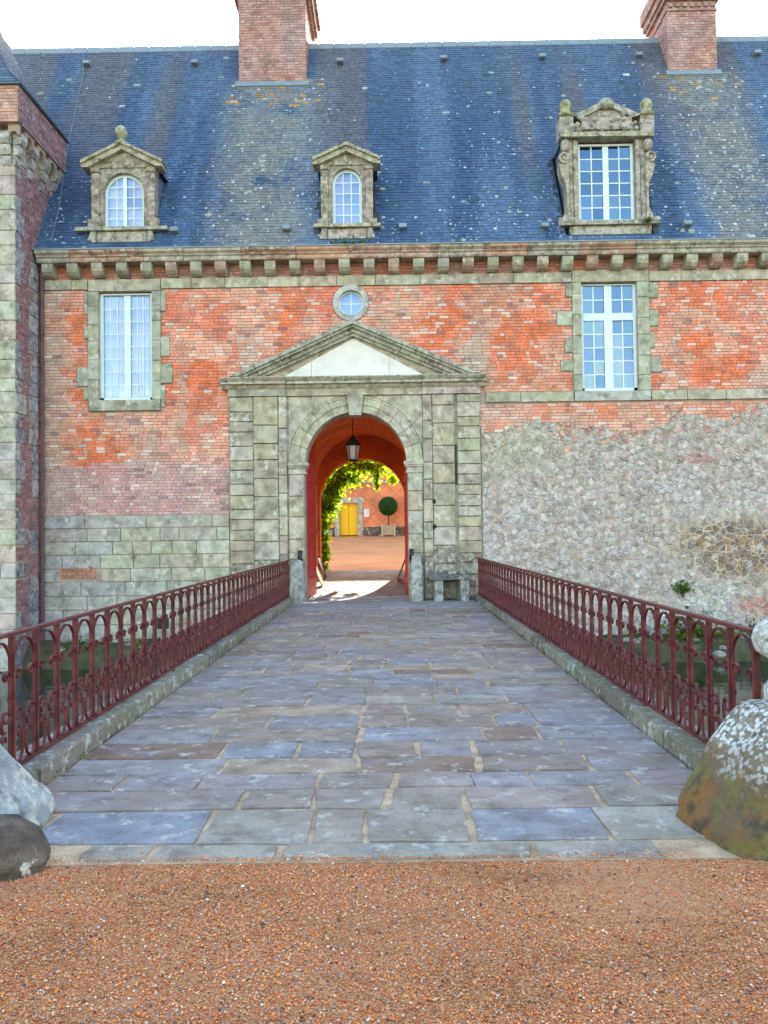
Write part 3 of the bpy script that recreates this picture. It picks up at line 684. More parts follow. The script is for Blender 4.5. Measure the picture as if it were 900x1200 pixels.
# cornice with corbels
mb = MB(); mb.box(WX0 + .02, WX1, -.10, .3, 8.165, 8.40); cornice = mb.build('cornice', M['ashlar'], wing, (.40, .38, .32))
rc = random.Random(31)
def mould(m, prof, x0, x1):   # prof: (y, z) polygon, extruded along x
    m.prism(FR((x0, 0, 0), (0, 1, 0), (0, 0, 1)), prof, 0, x1 - x0)
x = WX0 + .05
while x < 13.4:
    e = x + rc.uniform(.8, 1.5); j = rc.uniform(-.008, .008)
    m_ = MB(); mould(m_, [(-.10, 8.17), (-.34 + j, 8.17), (-.36 + j, 8.20), (-.36 + j, 8.265), (-.40 + j, 8.29), (-.40 + j, 8.315), (-.47 + j, 8.37), (-.48 + j, 8.43), (-.10, 8.43)], x + .005, e - .005)
    c = (.42, .40, .34) if rc.random() < .6 else (.46, .30, .23)
    m_.build('cornice_stone', M['weathered'] if rc.random() < .5 else M['ashlar'], cornice, jit(c, rc, .12)); x = e
cp = [(.0, 7.86), (-.10, 7.865), (-.20, 7.90), (-.28, 7.97), (-.31, 8.06), (-.31, 8.165), (.0, 8.165)]
m_ = MB(); mould(m_, cp, -.13, .13); me_c = m_.mesh('corbel', M['ashlar'])
for k in range(36):
    inst('corbel', me_c, cornice, (-7.33 + .593 * k, rc.uniform(-.01, .01), rc.uniform(-.01, .005)), None, jit(rc.choice([(.38, .37, .29), (.42, .41, .34), (.40, .30, .24)]), rc, .15))

# windows
def pane_poly(x0, x1, z0, z1, top):
    if top is None: return [(x0, z0), (x1, z0), (x1, z1), (x0, z1)]
    n = 6; xs = [x1 + (x0 - x1) * i / n for i in range(n + 1)]; t = [(x, max(z0 + .005, min(z1, top(x)))) for x in xs]
    return [(x0, z0), (x1, z0)] + t
def panes(parent, fr, xs, zs, n, r, cols, tilt=.0, top=None):
    for a, b in xs:
        for c, d in zs:
            if top and max(top(a), top(b), top((a + b) / 2)) < c + .03: continue
            q = pane_poly(a, b, c, d, top); t1, t2 = r.uniform(-tilt, tilt), r.uniform(-tilt, tilt); cx, cz = (a + b) / 2, (c + d) / 2
            m_ = MB(); m_.add([fr.p(u, v, n + (u - cx) * t1 + (v - cz) * t2) for u, v in q], [tuple(range(len(q)))])
            m_.build('pane', M['glass'], parent, r.choice(cols))
def split(a, b, n, w): s = (b - a) / n; return [(a + i * s + (w / 2 if i else 0), a + (i + 1) * s - (w / 2 if i < n - 1 else 0)) for i in range(n)]
def surround(parent, x0, x1, z0, z1, r, lw, rw, sill):
    band(parent, 'lintel_stone', x0 - lw, x1 + rw, z1 + .002, z1 + .29, .05, (.42, .41, .32), r, 2.2, 2.4)
    for a, b in ((x0 - lw, x0), (x1, x1 + rw)):
        z = z0
        while z < z1:
            e = min(z1, z + r.uniform(.36, .52));
            if z1 - e < .2: e = z1
            m_ = MB(); m_.block(FAC, a, b, z + .004, e - .004, -.35, .045 + r.uniform(-.004, .004), .01, r, .002); m_.build('jamb_stone', M['ashlar'], parent, jit((.41, .42, .33), r, .1)); z = e
    if sill:
        m_ = MB(); m_.block(FAC, x0 - lw + .02, x1 + rw - .02, z0 - .26, z0, -.35, .085, .02, r, .003); m_.build('sill', M['ashlar'], parent, (.40, .40, .33))
rw = random.Random(17)
# left window, closed curtains behind narrow-paned casements
mb = MB(); x0, x1, z0, z1 = WL; Y = -.10
mb.sweep(FAC, [(x0 + .04, z0), (x0 + .04, z1 - .04), (x1 - .04, z1 - .04), (x1 - .04, z0)], .09, Y - .09, Y); mb.box(x0, x1, .10, .19, z0, z0 + .08)
xm = (x0 + x1) / 2 + .02; mb.box(xm - .075, xm + .075, .085, .20, z0 + .08, z1 - .08)
winl = mb.build('window', M['white'], wing)
gb = MB(); nz = 8; zz = split(z0 + .09, z1 - .09, nz, 0.022); xl = split(x0 + .10, xm - .09, 3, .02); xr = split(xm + .09, x1 - .10, 3, .02)
for c, d in zz[:-1]: gb.box(x0 + .09, xm - .075, .115, .145, d, d + .022); gb.box(xm + .075, x1 - .09, .115, .145, d, d + .022)
for a, b in xl[:-1] + xr[:-1]: gb.box(b, b + .02, .112, .148, z0 + .09, z1 - .09)
gb.build('glazing_bars', M['white'], winl)
panes(winl, FAC, xl + xr, zz, -.13, rw, [(.92, .88, .93), (.95, .9, .9), (.88, .88, .96)], .02)
mb = MB()
for a, b in ((x0, xm), (xm, x1)):
    n = 24; pts = [(a + (b - a) * i / n, .30 + .02 * math.sin(i * 1.7)) for i in range(n + 1)]
    mb.add([(p, q, z) for p, q in pts for z in (z0 + .28, z1)], [(2 * i, 2 * i + 2, 2 * i + 3, 2 * i + 1) for i in range(n)])
mb.build('curtain', M['curtain'], winl)
mb = MB(); mb.box(x0, x1, .27, .31, z0, z0 + .29); mb.build('inner_shutter', surf('cream_paint', 'rgb', (.85, .62, .42), bump=.05), winl)
surround(winl, *WL, rw, .25, .21, True)
# right window with transom
mb = MB(); x0, x1, z0, z1 = WR; xm = (x0 + x1) / 2; zt = 6.78
mb.sweep(FAC, [(x0 + .035, z0), (x0 + .035, z1 - .035), (x1 - .035, z1 - .035), (x1 - .035, z0)], .08, -.19, -.10); mb.box(x0, x1, .10, .19, z0, z0 + .09)
mb.box(x0 + .07, x1 - .07, .085, .20, zt - .09, zt + .09); mb.box(xm - .10, xm + .10, .088, .197, z0 + .09, zt - .09); mb.box(xm - .09, xm + .09, .088, .197, zt + .09, z1 - .07)
winr = mb.build('window', M['white'], wing)
gb = MB(); REFL_TINT = [(.45, .5, .62), (.55, .5, .6), (.62, .58, .66), (.35, .4, .5), (.6, .52, .55)]  # pane tints put this window's varied reflections into the glass colour
for (a, b) in ((x0 + .075, xm - .10), (xm + .10, x1 - .075)):
    for (c, d, n) in ((z0 + .09, zt - .09, 5), (zt + .09, z1 - .07, 2)):
        xs = split(a, b, 2, .03); zz = split(c, d, n, .03); gb.box(xs[0][1], xs[0][1] + .03, .12, .15, c, d)
        for _, q in zz[:-1]: gb.box(a, b, .122, .148, q, q + .03)
        panes(winr, FAC, xs, zz, -.135, rw, REFL_TINT, .05)
gb.build('glazing_bars', M['white'], winr)
mb = MB(); mb.add([(x0, .42, z0), (x1, .42, z0), (x1, .42, z0 + 1.5), (x0, .42, z0 + 1.5)], [(0, 1, 2, 3)]); mb.build('curtain', surf('dusky_reflection', 'rgb', (.62, .44, .55), bump=.05), winr)  # not a curtain but an added sheet painting the lower panes' purplish reflection
surround(winr, *WR, rw, .21, .29, False)
m_ = MB(); m_.block(FAC, WR[0] - .2, WR[1] + .28, 4.72, 4.955, -.35, .06, .015, rw, .003); m_.build('sill', M['ashlar'], winr, (.44, .45, .42))
for k, q in enumerate(EARS):
    m_ = MB(); m_.block(FAC, q[0] + .003, q[1] - .003, q[2] + .004, q[3] - .004, -.03, .03, .012, rw, .006); m_.build('quoin_stone', M['ashlar'], winl if k < 8 else winr, jit((.40, .41, .33), rw, .1))
# round window over the gate
oc = MB(); ring = lambda r_, n=28: [(OC[0] + r_ * math.cos(2 * math.pi * i / n), OC[1] + r_ * math.sin(2 * math.pi * i / n)) for i in range(n + 1)]
oc.sweep(FAC, ring(.37), .13, -.12, .045); ocul = oc.build('window', M['ashlar'], wing, (.50, .50, .50)); tag(ocul, 'small round window')
m_ = MB(); m_.sweep(FAC, ring(.285), .045, -.16, -.10); m_.box(OC[0] - .27, OC[0] + .27, .11, .14, OC[1] - .014, OC[1] + .014); m_.box(OC[0] - .012, OC[0] + .012, .112, .138, OC[1] - .27, OC[1] + .27); m_.build('glazing_bars', M['white'], ocul)
for a0 in (0, 90, 180, 270):
    q = [(OC[0], OC[1])] + [(OC[0] + .28 * math.cos(R(a0 + 15 * i)), OC[1] + .28 * math.sin(R(a0 + 15 * i))) for i in range(7)]
    m_ = MB(); t1 = rw.uniform(-.03, .03); m_.add([FAC.p(u, v, -.13 + (u - OC[0]) * t1) for u, v in q], [tuple(range(8))]); m_.build('pane', M['glass'], ocul, (.8, .9, .95))
mb = MB(); mb.add([(OC[0] - .33, .35, OC[1] - .33), (OC[0] + .33, .35, OC[1] - .33), (OC[0] + .33, .35, OC[1] + .33), (OC[0] - .33, .35, OC[1] + .33)], [(0, 1, 2, 3)]); mb.build('curtain', M['curtain'], ocul)

# ------------------------------------------------------------ gate portal
rp = random.Random(41); GC = (.445, .40, .31)
AR, AZ = 1.235, 3.32
mb = MB(); mb.box(-3.05, -1.25, .0, .8, 0, 5.2); mb.box(1.235, 3.0, .0, .8, 0, 5.2); mb.archpanel(FAC, -1.25, 1.235, 5.2, 0, AR, AZ, -.8, 0., 24)
portal = mb.build('portal', M['ashlar'], wing, (.40, .40, .33))
def column(x0, x1, z0, z1, lo, hi, n1, dim=0):
    z = z0
    while z < z1 - .01:
        e = z + rp.uniform(lo, hi)
        if z1 - e < lo * .7: e = z1
        c = jit(mixc(GC, rp.choice([(.40, .385, .27), (.46, .41, .32), (.39, .32, .27), (.47, .45, .40)]), .6), rp, .08)
        if z < .9: c = mixc(c, (.22, .19, .17), .65)
        m_ = MB(); m_.block(FAC, x0 + .007, x1 - .007, z + .007, e - .007, -.02, n1 + rp.uniform(-.006, .006), .016, rp, .005)
        m_.build('ashlar_block', M['weathered'] if z < .9 else M['ashlar'], portal, c); z = e
column(-3.04, -2.46, .02, 4.93, .22, .36, .09); column(-2.46, -1.86, .02, 4.93, .38, .58, .10); column(-1.86, -1.65, .02, 4.93, .38, .62, .10)
column(1.61, 1.84, .02, 4.93, .38, .62, .10); column(1.84, 2.37, .02, 4.93, .38, .58, .10); column(2.44, 2.99, .02, 4.93, .22, .36, .09)
m_ = MB(); m_.box(2.390, 2.420, -.05, .0, 2.75, 3.72); m_.build('dark_joint', M['blackiron'], portal)  # dark strip standing in for the shaded joint between the block columns
for a, b in ((-1.63, -1.25), (1.235, 1.60)): column(a, b, .0, 3.05, .4, .62, .06)
for sg in (-1, 1):
    m_ = MB()
    for z0, z1, pr in ((3.05, 3.10, .08), (3.10, 3.20, .065), (3.20, 3.25, .10), (3.25, 3.33, .13)):
        xa, xb = (-1.62 - (pr - .06) * .3, -1.25 + pr - .04) if sg < 0 else (1.24 - pr + .04, 1.60 + (pr - .06) * .3)
        m_.box(xa, xb, -pr, .35, z0 + .0005, z1 - .0005)
    m_.build('impost', M['ashlar'], portal, (.48, .45, .39))
NV = 11
for k in range(NV):
    a0, a1 = 180 * k / NV, 180 * (k + 1) / NV; m_ = MB(); n = 4; g = .25
    def seg(r0, r1, n0, n1):
        P_ = [(r0 * math.cos(R(a0 + g + (a1 - a0 - 2 * g) * i / n)), AZ + r0 * math.sin(R(a0 + g + (a1 - a0 - 2 * g) * i / n))) for i in range(n + 1)]
        Q_ = [(r1 * math.cos(R(a0 + g + (a1 - a0 - 2 * g) * i / n)), AZ + r1 * math.sin(R(a0 + g + (a1 - a0 - 2 * g) * i / n))) for i in range(n + 1)]
        for i in range(n): m_.prism(FAC, [P_[i], Q_[i], Q_[i + 1], P_[i + 1]], n0, n1)
    seg(1.215, 1.40, -.40, .035); seg(1.40, 1.56, -.02, .065); seg(1.56, 1.60, -.02, .085)
    m_.build('voussoir', M['ashlar'], portal, jit((.47, .44, .35), rp, .08))
m_ = MB(); m_.prism(FAC, [(-.13, 4.47), (.13, 4.47), (.19, 4.93), (-.19, 4.93)], -.3, .16); m_.prism(FAC, [(-.15, 4.44), (.15, 4.44), (.15, 4.52), (-.15, 4.52)], -.3, .18); m_.build('keystone', M['ashlar'], portal, (.46, .45, .38))
# panels between arch and pilasters
for sg in (-1, 1):
    m_ = MB(); q = [(sg * 1.61, 3.34)] + [(sg * 1.625 * math.cos(R(a)), AZ + 1.625 * math.sin(R(a))) for a in range(8, 84, 8)] + [(sg * .21, 4.92), (sg * 1.61, 4.92)]
    for i in range(1, len(q) - 3):
        a, b = q[i], q[i + 1]; m_.prism(FAC, [a, b, (b[0], 4.92), (a[0], 4.92)] if sg < 0 else [b, a, (a[0], 4.92), (b[0], 4.92)], -.01, .03)
    m_.build('spandrel_panel', M['ashlar'], portal, (.46, .43, .35))
# entablature
for (a, b, pr) in ((-3.06, -1.66, .13), (-1.655, 1.605, .09), (1.61, 3.01, .13)):
    m_ = MB(); m_.box(a, b, -pr, .02, 4.935, 5.10); m_.build('frieze_stone', M['ashlar'], portal, jit((.41, .37, .31), rp, .08))
    ex = .12
    m_ = MB(); L = a - (.14 if a < -2 else 0); Q_ = b + (.12 if b > 2 else 0); p = pr
    mould(m_, [(.02, 5.102), (-p - .02, 5.102), (-p - .06, 5.15), (-p - .07, 5.19), (-p - .17, 5.20), (-p - .17, 5.26), (-p - .20, 5.28), (-p - .25, 5.335), (-p - .25, 5.36), (.02, 5.375)], L + .002, Q_ - .002)
    m_.build('cornice_stone', M['weathered'], portal, jit((.43, .42, .35), rp, .06))
AP = (-.03, 6.69)
def rake(sg):
    ex = sg * 2.98; dx, dz = AP[0] - ex, AP[1] - 5.375; L = math.hypot(dx, dz); ux, uz = dx / L, dz / L; nx, nz = (uz, -ux) if sg < 0 else (-uz, ux)
    N = 5
    for k in range(N):
        t0, t1 = L * k / N + (.0 if k == 0 else .006), L * (k + 1) / N - .006
        m_ = MB()
        for o0, o1, pr in ((0, .09, .40), (.09, .15, .34), (.15, .24, .24), (.24, .31, .17)):
            def pt(t, o):   # trim so the lower edge ends on the cornice and mitres at the apex
                x_, z_ = ex + ux * t + nx * o, 5.375 + uz * t + nz * o
                if z_ < 5.377: s = (5.377 - z_) / uz; x_ += ux * s; z_ = 5.377
                if (x_ - AP[0]) * sg < 0: s = (AP[0] - x_) / ux; x_ += ux * s; z_ += uz * s
                return x_, z_
            q = [pt(t0, o0), pt(t1, o0), pt(t1, o1), pt(t0, o1)]
            if sg < 0: q.reverse()
            m_.prism(FAC, q, -.02, pr + rp.uniform(-.006, .006))
        m_.build('raking_stone', M['weathered'], portal, jit((.38, .37, .31), rp, .12))
rake(-1); rake(1)
m_ = MB(); m_.prism(FAC, [(-2.4, 5.37), (2.35, 5.37), (-.03, 6.48)], -.02, .05); m_.build('pediment_border', M['ashlar'], portal, (.46, .40, .33))
def trizone(x): return 5.38 + max(0, (1.72 - abs(x + .03)) * .54)
for a, b in ((-1.72, -1.05), (-1.04, .82), (.83, 1.66)):
    xs = sorted({a, b, *([-.03] if a < -.03 < b else [])}); q = [(a, 5.38), (b, 5.38)] + [(x, trizone(x) + .0) for x in reversed(xs)]
    q2 = []
    for p in q:
        if not q2 or math.hypot(p[0] - q2[-1][0], p[1] - q2[-1][1]) > .012: q2.append(p)
    m_ = MB(); m_.prism(FAC, q2, .0, .065 + rp.uniform(0, .004)); m_.build('tympanum_panel', M['plaster'], portal)
# iron eyes and a plate beside the door
for z_ in (1.75, 2.35):
    m_ = MB(); m_.lathe((1.86, -.11, z_), [(.03, -.05), (.045, 0), (.03, .05)], 8); m_.build('iron_staple', M['blackiron'], portal)
for sg, xx in ((-1, -1.36), (1, 1.30)):
    m_ = MB(); m_.sweep(FR((xx, 0, 0), (0, -1, 0), (0, 0, 1)), [(.0, .98), (.16, .99), (.19, 1.06), (.17, 1.16), (.05, 1.20)], .05, -.05, .05); m_.build('iron_catch', M['blackiron'], portal)

# ------------------------------------------------------------ gate passage behind the arch
PW = 1.60
mb = MB()
def vaultprof(r_, zs, n=18): return [(-r_ * math.cos(math.pi * i / n), zs + r_ * .97 * math.sin(math.pi * i / n)) for i in range(n + 1)]
prof = [(-PW, -.1)] + vaultprof(PW, 3.30) + [(PW, -.1)]
mb.add([(x, y, z) for y in (.80, 7.50) for x, z in prof], [(i, i + 1, len(prof) + i + 1, len(prof) + i) for i in range(len(prof) - 1)])
passage = mb.build('gate_passage', M['vaultside'], wing)
m_ = MB(); m_.archpanel(FAC, -1.85, 1.85, 5.6, -.10, 1.42, 2.68, -8.02, -7.48, 22); m_.box(-1.85, -1.52, 7.48, 8.02, -.2, 2.68); m_.box(1.32, 1.85, 7.48, 8.02, -.2, 2.68); m_.build('end_wall', M['vaultend'], passage)
m_ = MB(); m_.sweep(FR((0, 1.9, 0), (1, 0, 0), (0, 0, 1)), [p for p in vaultprof(PW - .05, 3.30)], .10, -.25, .25); m_.build('vault_rib', M['sandjoint'], passage)
mb = MB(); mb.add([(-1.7, .72, .0), (1.7, .72, .0), (1.7, 8.02, .362), (-1.7, 8.02, .362)], [(0, 1, 2, 3)]); mb.build('passage_floor', M['passfloor'], passage)
def pz(y): return .05 * y
# strips of setts in the passage floor
rs_ = random.Random(55); y = .8
while y < 7.9:
    y1 = y + rs_.uniform(.4, .6); x = -1.55
    while x < 1.55:
        x1 = min(1.56, x + rs_.uniform(.35, .8)); m_ = MB(); f_ = FR((0, 0, -.034), (1, 0, 0), (0, 1, .0495)); m_.block(f_, x + .008, x1 - .008, y + .008, min(7.98, y1) - .008, -.02, .012, .008, rs_, .003)
        m_.build('sett', M['flag'], passage, jit((.44, .38, .34), rs_, .12)); x = x1
    y = y1
# gate leaves, open inwards
def leaf(hx, sg, ang, label):
    # vertical boards under a quarter arch, hinged at x = hx
    d = Vector((-sg * math.cos(R(ang)), math.sin(R(ang)), 0)); f_ = FR((hx, .45, 0), d if sg < 0 else -d, (0, 0, 1))
    Wd = 1.2; n = 7; bm_ = MB()
    s_ = 1 if sg < 0 else -1
    base = None
    def top(u): return AZ + math.sqrt(max(.02, AR ** 2 - (AR - u) ** 2)) - .06
    frame = MB()
    for zz in (.35, 1.6, 2.9): frame.block(f_, min(s_ * .02, s_ * Wd), max(s_ * .02, s_ * Wd), zz, zz + .16, .032, .062, .008)
    frame.block(f_, min(0, s_ * .10), max(0, s_ * .10), .06, 3.3, .033, .058, .008); base = frame.build('gate_leaf', M['reddoor'], wing); tag(base, label)
    for k in range(n):
        u0, u1 = Wd * k / n + .004, Wd * (k + 1) / n - .004; q = [(s_ * u0, .05), (s_ * u1, .05), (s_ * u1, top(u1)), (s_ * u0, top(u0))]
        if s_ < 0: q.reverse()
        m_ = MB(); m_.prism(f_, q, -.03, .03); m_.build('plank', M['reddoor'], base)
leaf(-1.30, -1, 83, 'left red gate leaf, swung open'); leaf(1.29, 1, 86, 'right red gate leaf, swung open')

# ------------------------------------------------------------ roof
SL = R(60); RO = FR((0, -.40, 8.42), (1, 0, 0), (0, math.cos(SL), math.sin(SL))); RL = 8.62
ridge_y = -.40 + RL * math.cos(SL); ridge_z = 8.42 + RL * math.sin(SL)
DORM = [(-6.30, -4.86, 0.30, 2.2), (-.80, .50, .30, 2.1), (5.10, 7.20, .30, 3.2)]
mb = MB(); RX0, RX1 = WX0 - 3.4, WX1 + .2
for a, b, c, d in rects(RX0, RX1, 0, RL, DORM):
    mb.add([RO.p(a, c, 0), RO.p(b, c, 0), RO.p(b, d, 0), RO.p(a, d, 0)], [(0, 1, 2, 3)])
mb.add([(RX0, ridge_y, ridge_z), (RX1, ridge_y, ridge_z), (RX1, 8.4, 8.42), (RX0, 8.4, 8.42)], [(0, 1, 2, 3)])
mb.add([(RX0, -.4, 8.42), (RX0, 8.4, 8.42), (RX0, ridge_y, ridge_z)], [(0, 1, 2)]); mb.add([(RX1, -.4, 8.42), (RX1, ridge_y, ridge_z), (RX1, 8.4, 8.42)], [(0, 1, 2)])
roof = mb.build('roof', M['slateback'], wing)
rt = random.Random(61); mb = MB(); v = 0.; row = 0; EXP = .108
CH = [(-3.28, -1.38), (8.78, 10.16)]
def lichmap(x, v):
    t = v / RL; m = .62 * (1 - t) ** 1.6 * sst(.38, .68, fb(x, v, 1.8, 88)) + .014
    if x > 7.0: m += .40 * (1 - t)
    for a, b in CH:
        w = sst(a - .7, a + .2, x) * sst(b + .9, b - .1, x) * (1 if v < 6.9 else 0); m += .30 * w
    return min(1, m)
def slatecol(x, v):
    t = v / RL; st = fb(x * 1.0, v * .12, .7, 77)
    c = mixc((.036, .070, .150), (.078, .135, .245), sst(.3, .68, st)); c = mixc(c, (.12, .165, .25), .40 * sst(.3, .95, t))
    brn = sst(.52, .72, vn(x, v * .06, .75, 91)) * .65 * sst(.15, .5, t); c = mixc(c, (.13, .115, .12), brn)
    p = .004; _ = .07 * (1 - t) ** 2.5 * sst(.35, .7, vn(x, v, 1.4, 88)) + (.10 * (1 - t) if x > 8 else 0)
    for a, b in CH:
        w = sst(a - .8, a + .5, x) * sst(b + 1., b - .4, x) * (1 if v < 6.9 else 0)
        if w > 0:
            c = mixc(c, (.25, .24, .205), w * .7 * sst(.1, .6, fb(x, v, .6, 14)))
            if v > 5.6 and rt.random() < w * .16: return jit((.36, .21, .08), rt, .3)
    if rt.random() < p: return jit(mixc(c, rt.choice([(.46, .48, .48), (.40, .43, .38), (.32, .34, .22), (.58, .60, .62)]), rt.uniform(.35, .9)), rt, .15)
    return jit(c, rt, .10)
while v < RL - .02:
    x = RX0 if row % 2 else RX0 - .1
    x = max(x, -11.2)
    while x < 13.6:
        w = .165 * rt.uniform(.82, 1.18); a, b = x + .003, x + w - .003; x += w
        if any(a < d[1] and b > d[0] and d[2] < v + EXP and d[3] > v for d in DORM): continue
        mb.cc = slatecol((a + b) / 2, v); mb.a = lichmap((a + b) / 2, v); th = .013 + rt.uniform(-.003, .006); vt = min(RL, v + EXP * 1.25); e = rt.uniform(-.006, .006)
        mb.add([RO.p(a, v + e, .001), RO.p(b, v + e, .001), RO.p(b, v + e, th), RO.p(a, v + e, th), RO.p(b, vt, .003), RO.p(a, vt, .003)], [(0, 1, 2, 3), (3, 2, 4, 5), (1, 4, 2), (0, 3, 5)])
    v += EXP; row += 1
mb.build('slate', M['slate'], roof, kind='stuff')
x = -11.0
while x < 13.6:
    m_ = MB(); s = .22
    yz = [(-s * .55, -s * .95 * .93), (-s * .55 - .012, -s * .95 * .93 + .012), (-.02, .035), (.02, .035), (s * .55, -s * .95)]
    m_.prism(FR((x, ridge_y, ridge_z), (0, 1, 0), (0, 0, 1)), yz, 0, .44); m_.build('ridge_tile', M['lead'], roof); x += .45
mv = MB()
mv.prism(FR((-.09, 0, 0), (0, 1, 0), (0, 0, 1)), [(0, 0), (-.16, .02), (-.17, .05), (-.10, .14), (.0, .16), (.10, .16)], 0, .18); me_v = mv.mesh('roof_vent', M['lead'])
for px, v_ in [(-7.7, 7.7), (-4.6, 7.65), (-.45, 7.6), (2.5, 7.65), (5.3, 7.65), (8.05, 7.65), (11.4, 7.65), (-4.3, .55), (-1.6, .55), (1.2, .55), (4.6, .5), (8.0, .5)]:
    inst('roof_vent', me_v, roof, RO.p(px, v_, .0))
m_ = MB(); m_.tube([RO.p(-7.95, 8.5, .03), RO.p(-7.75, 7.4, .03), RO.p(-7.55, 4, .03), RO.p(-7.3, 1.6, .03), RO.p(-7.25, .4, .03)], .009, 6); m_.build('lightning_cable', M['lead'], roof)
m_ = MB(); m_.box(WX0 + .02, WX1, -.50, -.36, 8.432, 8.462); m_.build('gutter_edge', M['lead'], roof)

# chimneys
def chimney(x0, x1, yf, yb, zb, zt, cap, seed):
    r = random.Random(seed); mb = MB(); mb.box(x0 + .015, x1 - .015, yf + .015, yb - .015, zb, zt + 1.2); c = mb.build('chimney', M['mortar'], wing)
    def cf(x, z): return jit(mixc((.46, .23, .19), (.40, .27, .28), vn(x, z, .6, seed)), r, .22)
    b = MB()
    bricklay(b, FR((0, yf + .015, 0), (1, 0, 0), (0, 0, 1)), x0, x1, zb, zt + 1.2, lambda a, q: [], cf, r, n0=-.01, n1=.013)
    bricklay(b, FR((x1 - .015, 0, 0), (0, 1, 0), (0, 0, 1)), yf, yb, zb, zt + 1.2, lambda a, q: [], cf, r, n0=-.01, n1=.013)
    bricklay(b, FR((x0 + .015, 0, 0), (0, -1, 0), (0, 0, 1)), -yb, -yf, zb, zt + 1.2, lambda a, q: [], cf, r, n0=-.01, n1=.013)
    b.build('brick', M['brick'], c, kind='stuff')
    for z0, z1, e in cap:
        m_ = MB(); m_.box(x0 - e, x1 + e, yf - e, yb + e, z0, z1); m_.build('chimney_band', M['ashlar'], c, (.36, .22, .20))
    n = int((x1 - x0) / .18)
    for k in range(n):
        if cap[0][2] < .05: m_ = MB(); xx = x0 + (k + .5) * (x1 - x0) / n; m_.box(xx - .05, xx + .05, yf - .05, yf + .01, cap[0][1] + .06, cap[0][1] + .16); m_.build('dentil', M['ashlar'], c, (.40, .26, .24))
    m_ = MB(); rz = 8.42 + (yf + .40) * math.tan(SL); m_.prism(FR((x0 - .08, 0, 0), (0, 1, 0), (0, 0, 1)), [(yf - .10, rz - .16), (yf - .02, rz + .0), (yf - .02, rz + .04), (yf - .13, rz - .14)], 0, x1 - x0 + .16); m_.build('flashing', M['lead'], c)
chimney(-3.28, -1.38, 2.98, 5.0, 13.6, 18.0, [(16.7, 16.82, .08), (16.82, 17.1, .16), (17.1, 17.4, .24)], 5)
chimney(8.78, 10.16, 3.08, 4.7, 13.4, 17.8, [(16.18, 16.23, .03), (16.46, 16.58, .08), (16.58, 16.8, .14), (16.8, 17.2, .2)], 6)

# ------------------------------------------------------------ dormers
rd = random.Random(71)
ST = (.35, .305, .25)
def dblock(parent, name, x0, x1, z0, z1, n1, c=ST, n0=-.25, bev=.02, mat='weathered'):
    m_ = MB(); m_.block(FAC, x0, x1, z0, z1, n0, n1, bev, rd, .006); return m_.build(name, M[mat], parent, jit(c, rd, .1))
def dbody(parent, x0, x1, zt, ap, ov):
    # slated cheeks and a little pitched roof running back into the main roof
    for a_ in (x0, x1 - .08): m_ = MB(); m_.cc = (.10, .14, .22); m_.box(a_, a_ + .08, .252, 1.5, 8.5, zt); m_.build('cheek', M['slate'], parent)
    m_ = MB(); cx = (x0 + x1) / 2; yb = 2.6
    for s in (-1, 1):
        ex = cx + s * ((x1 - x0) / 2 + ov)
        q = [(ex, zt - .02), (cx, ap), (cx, ap + .05), (ex, zt + .04)]
        if s > 0: q.reverse()
        m_.prism(FR((0, .2, 0), (1, 0, 0), (0, 0, 1)), q, -(yb - .2), 0)
    m_.cc = (.12, .16, .23); m_.c = [m_.cc] * len(m_.c); m_.build('dormer_roof', M['slate'], parent)
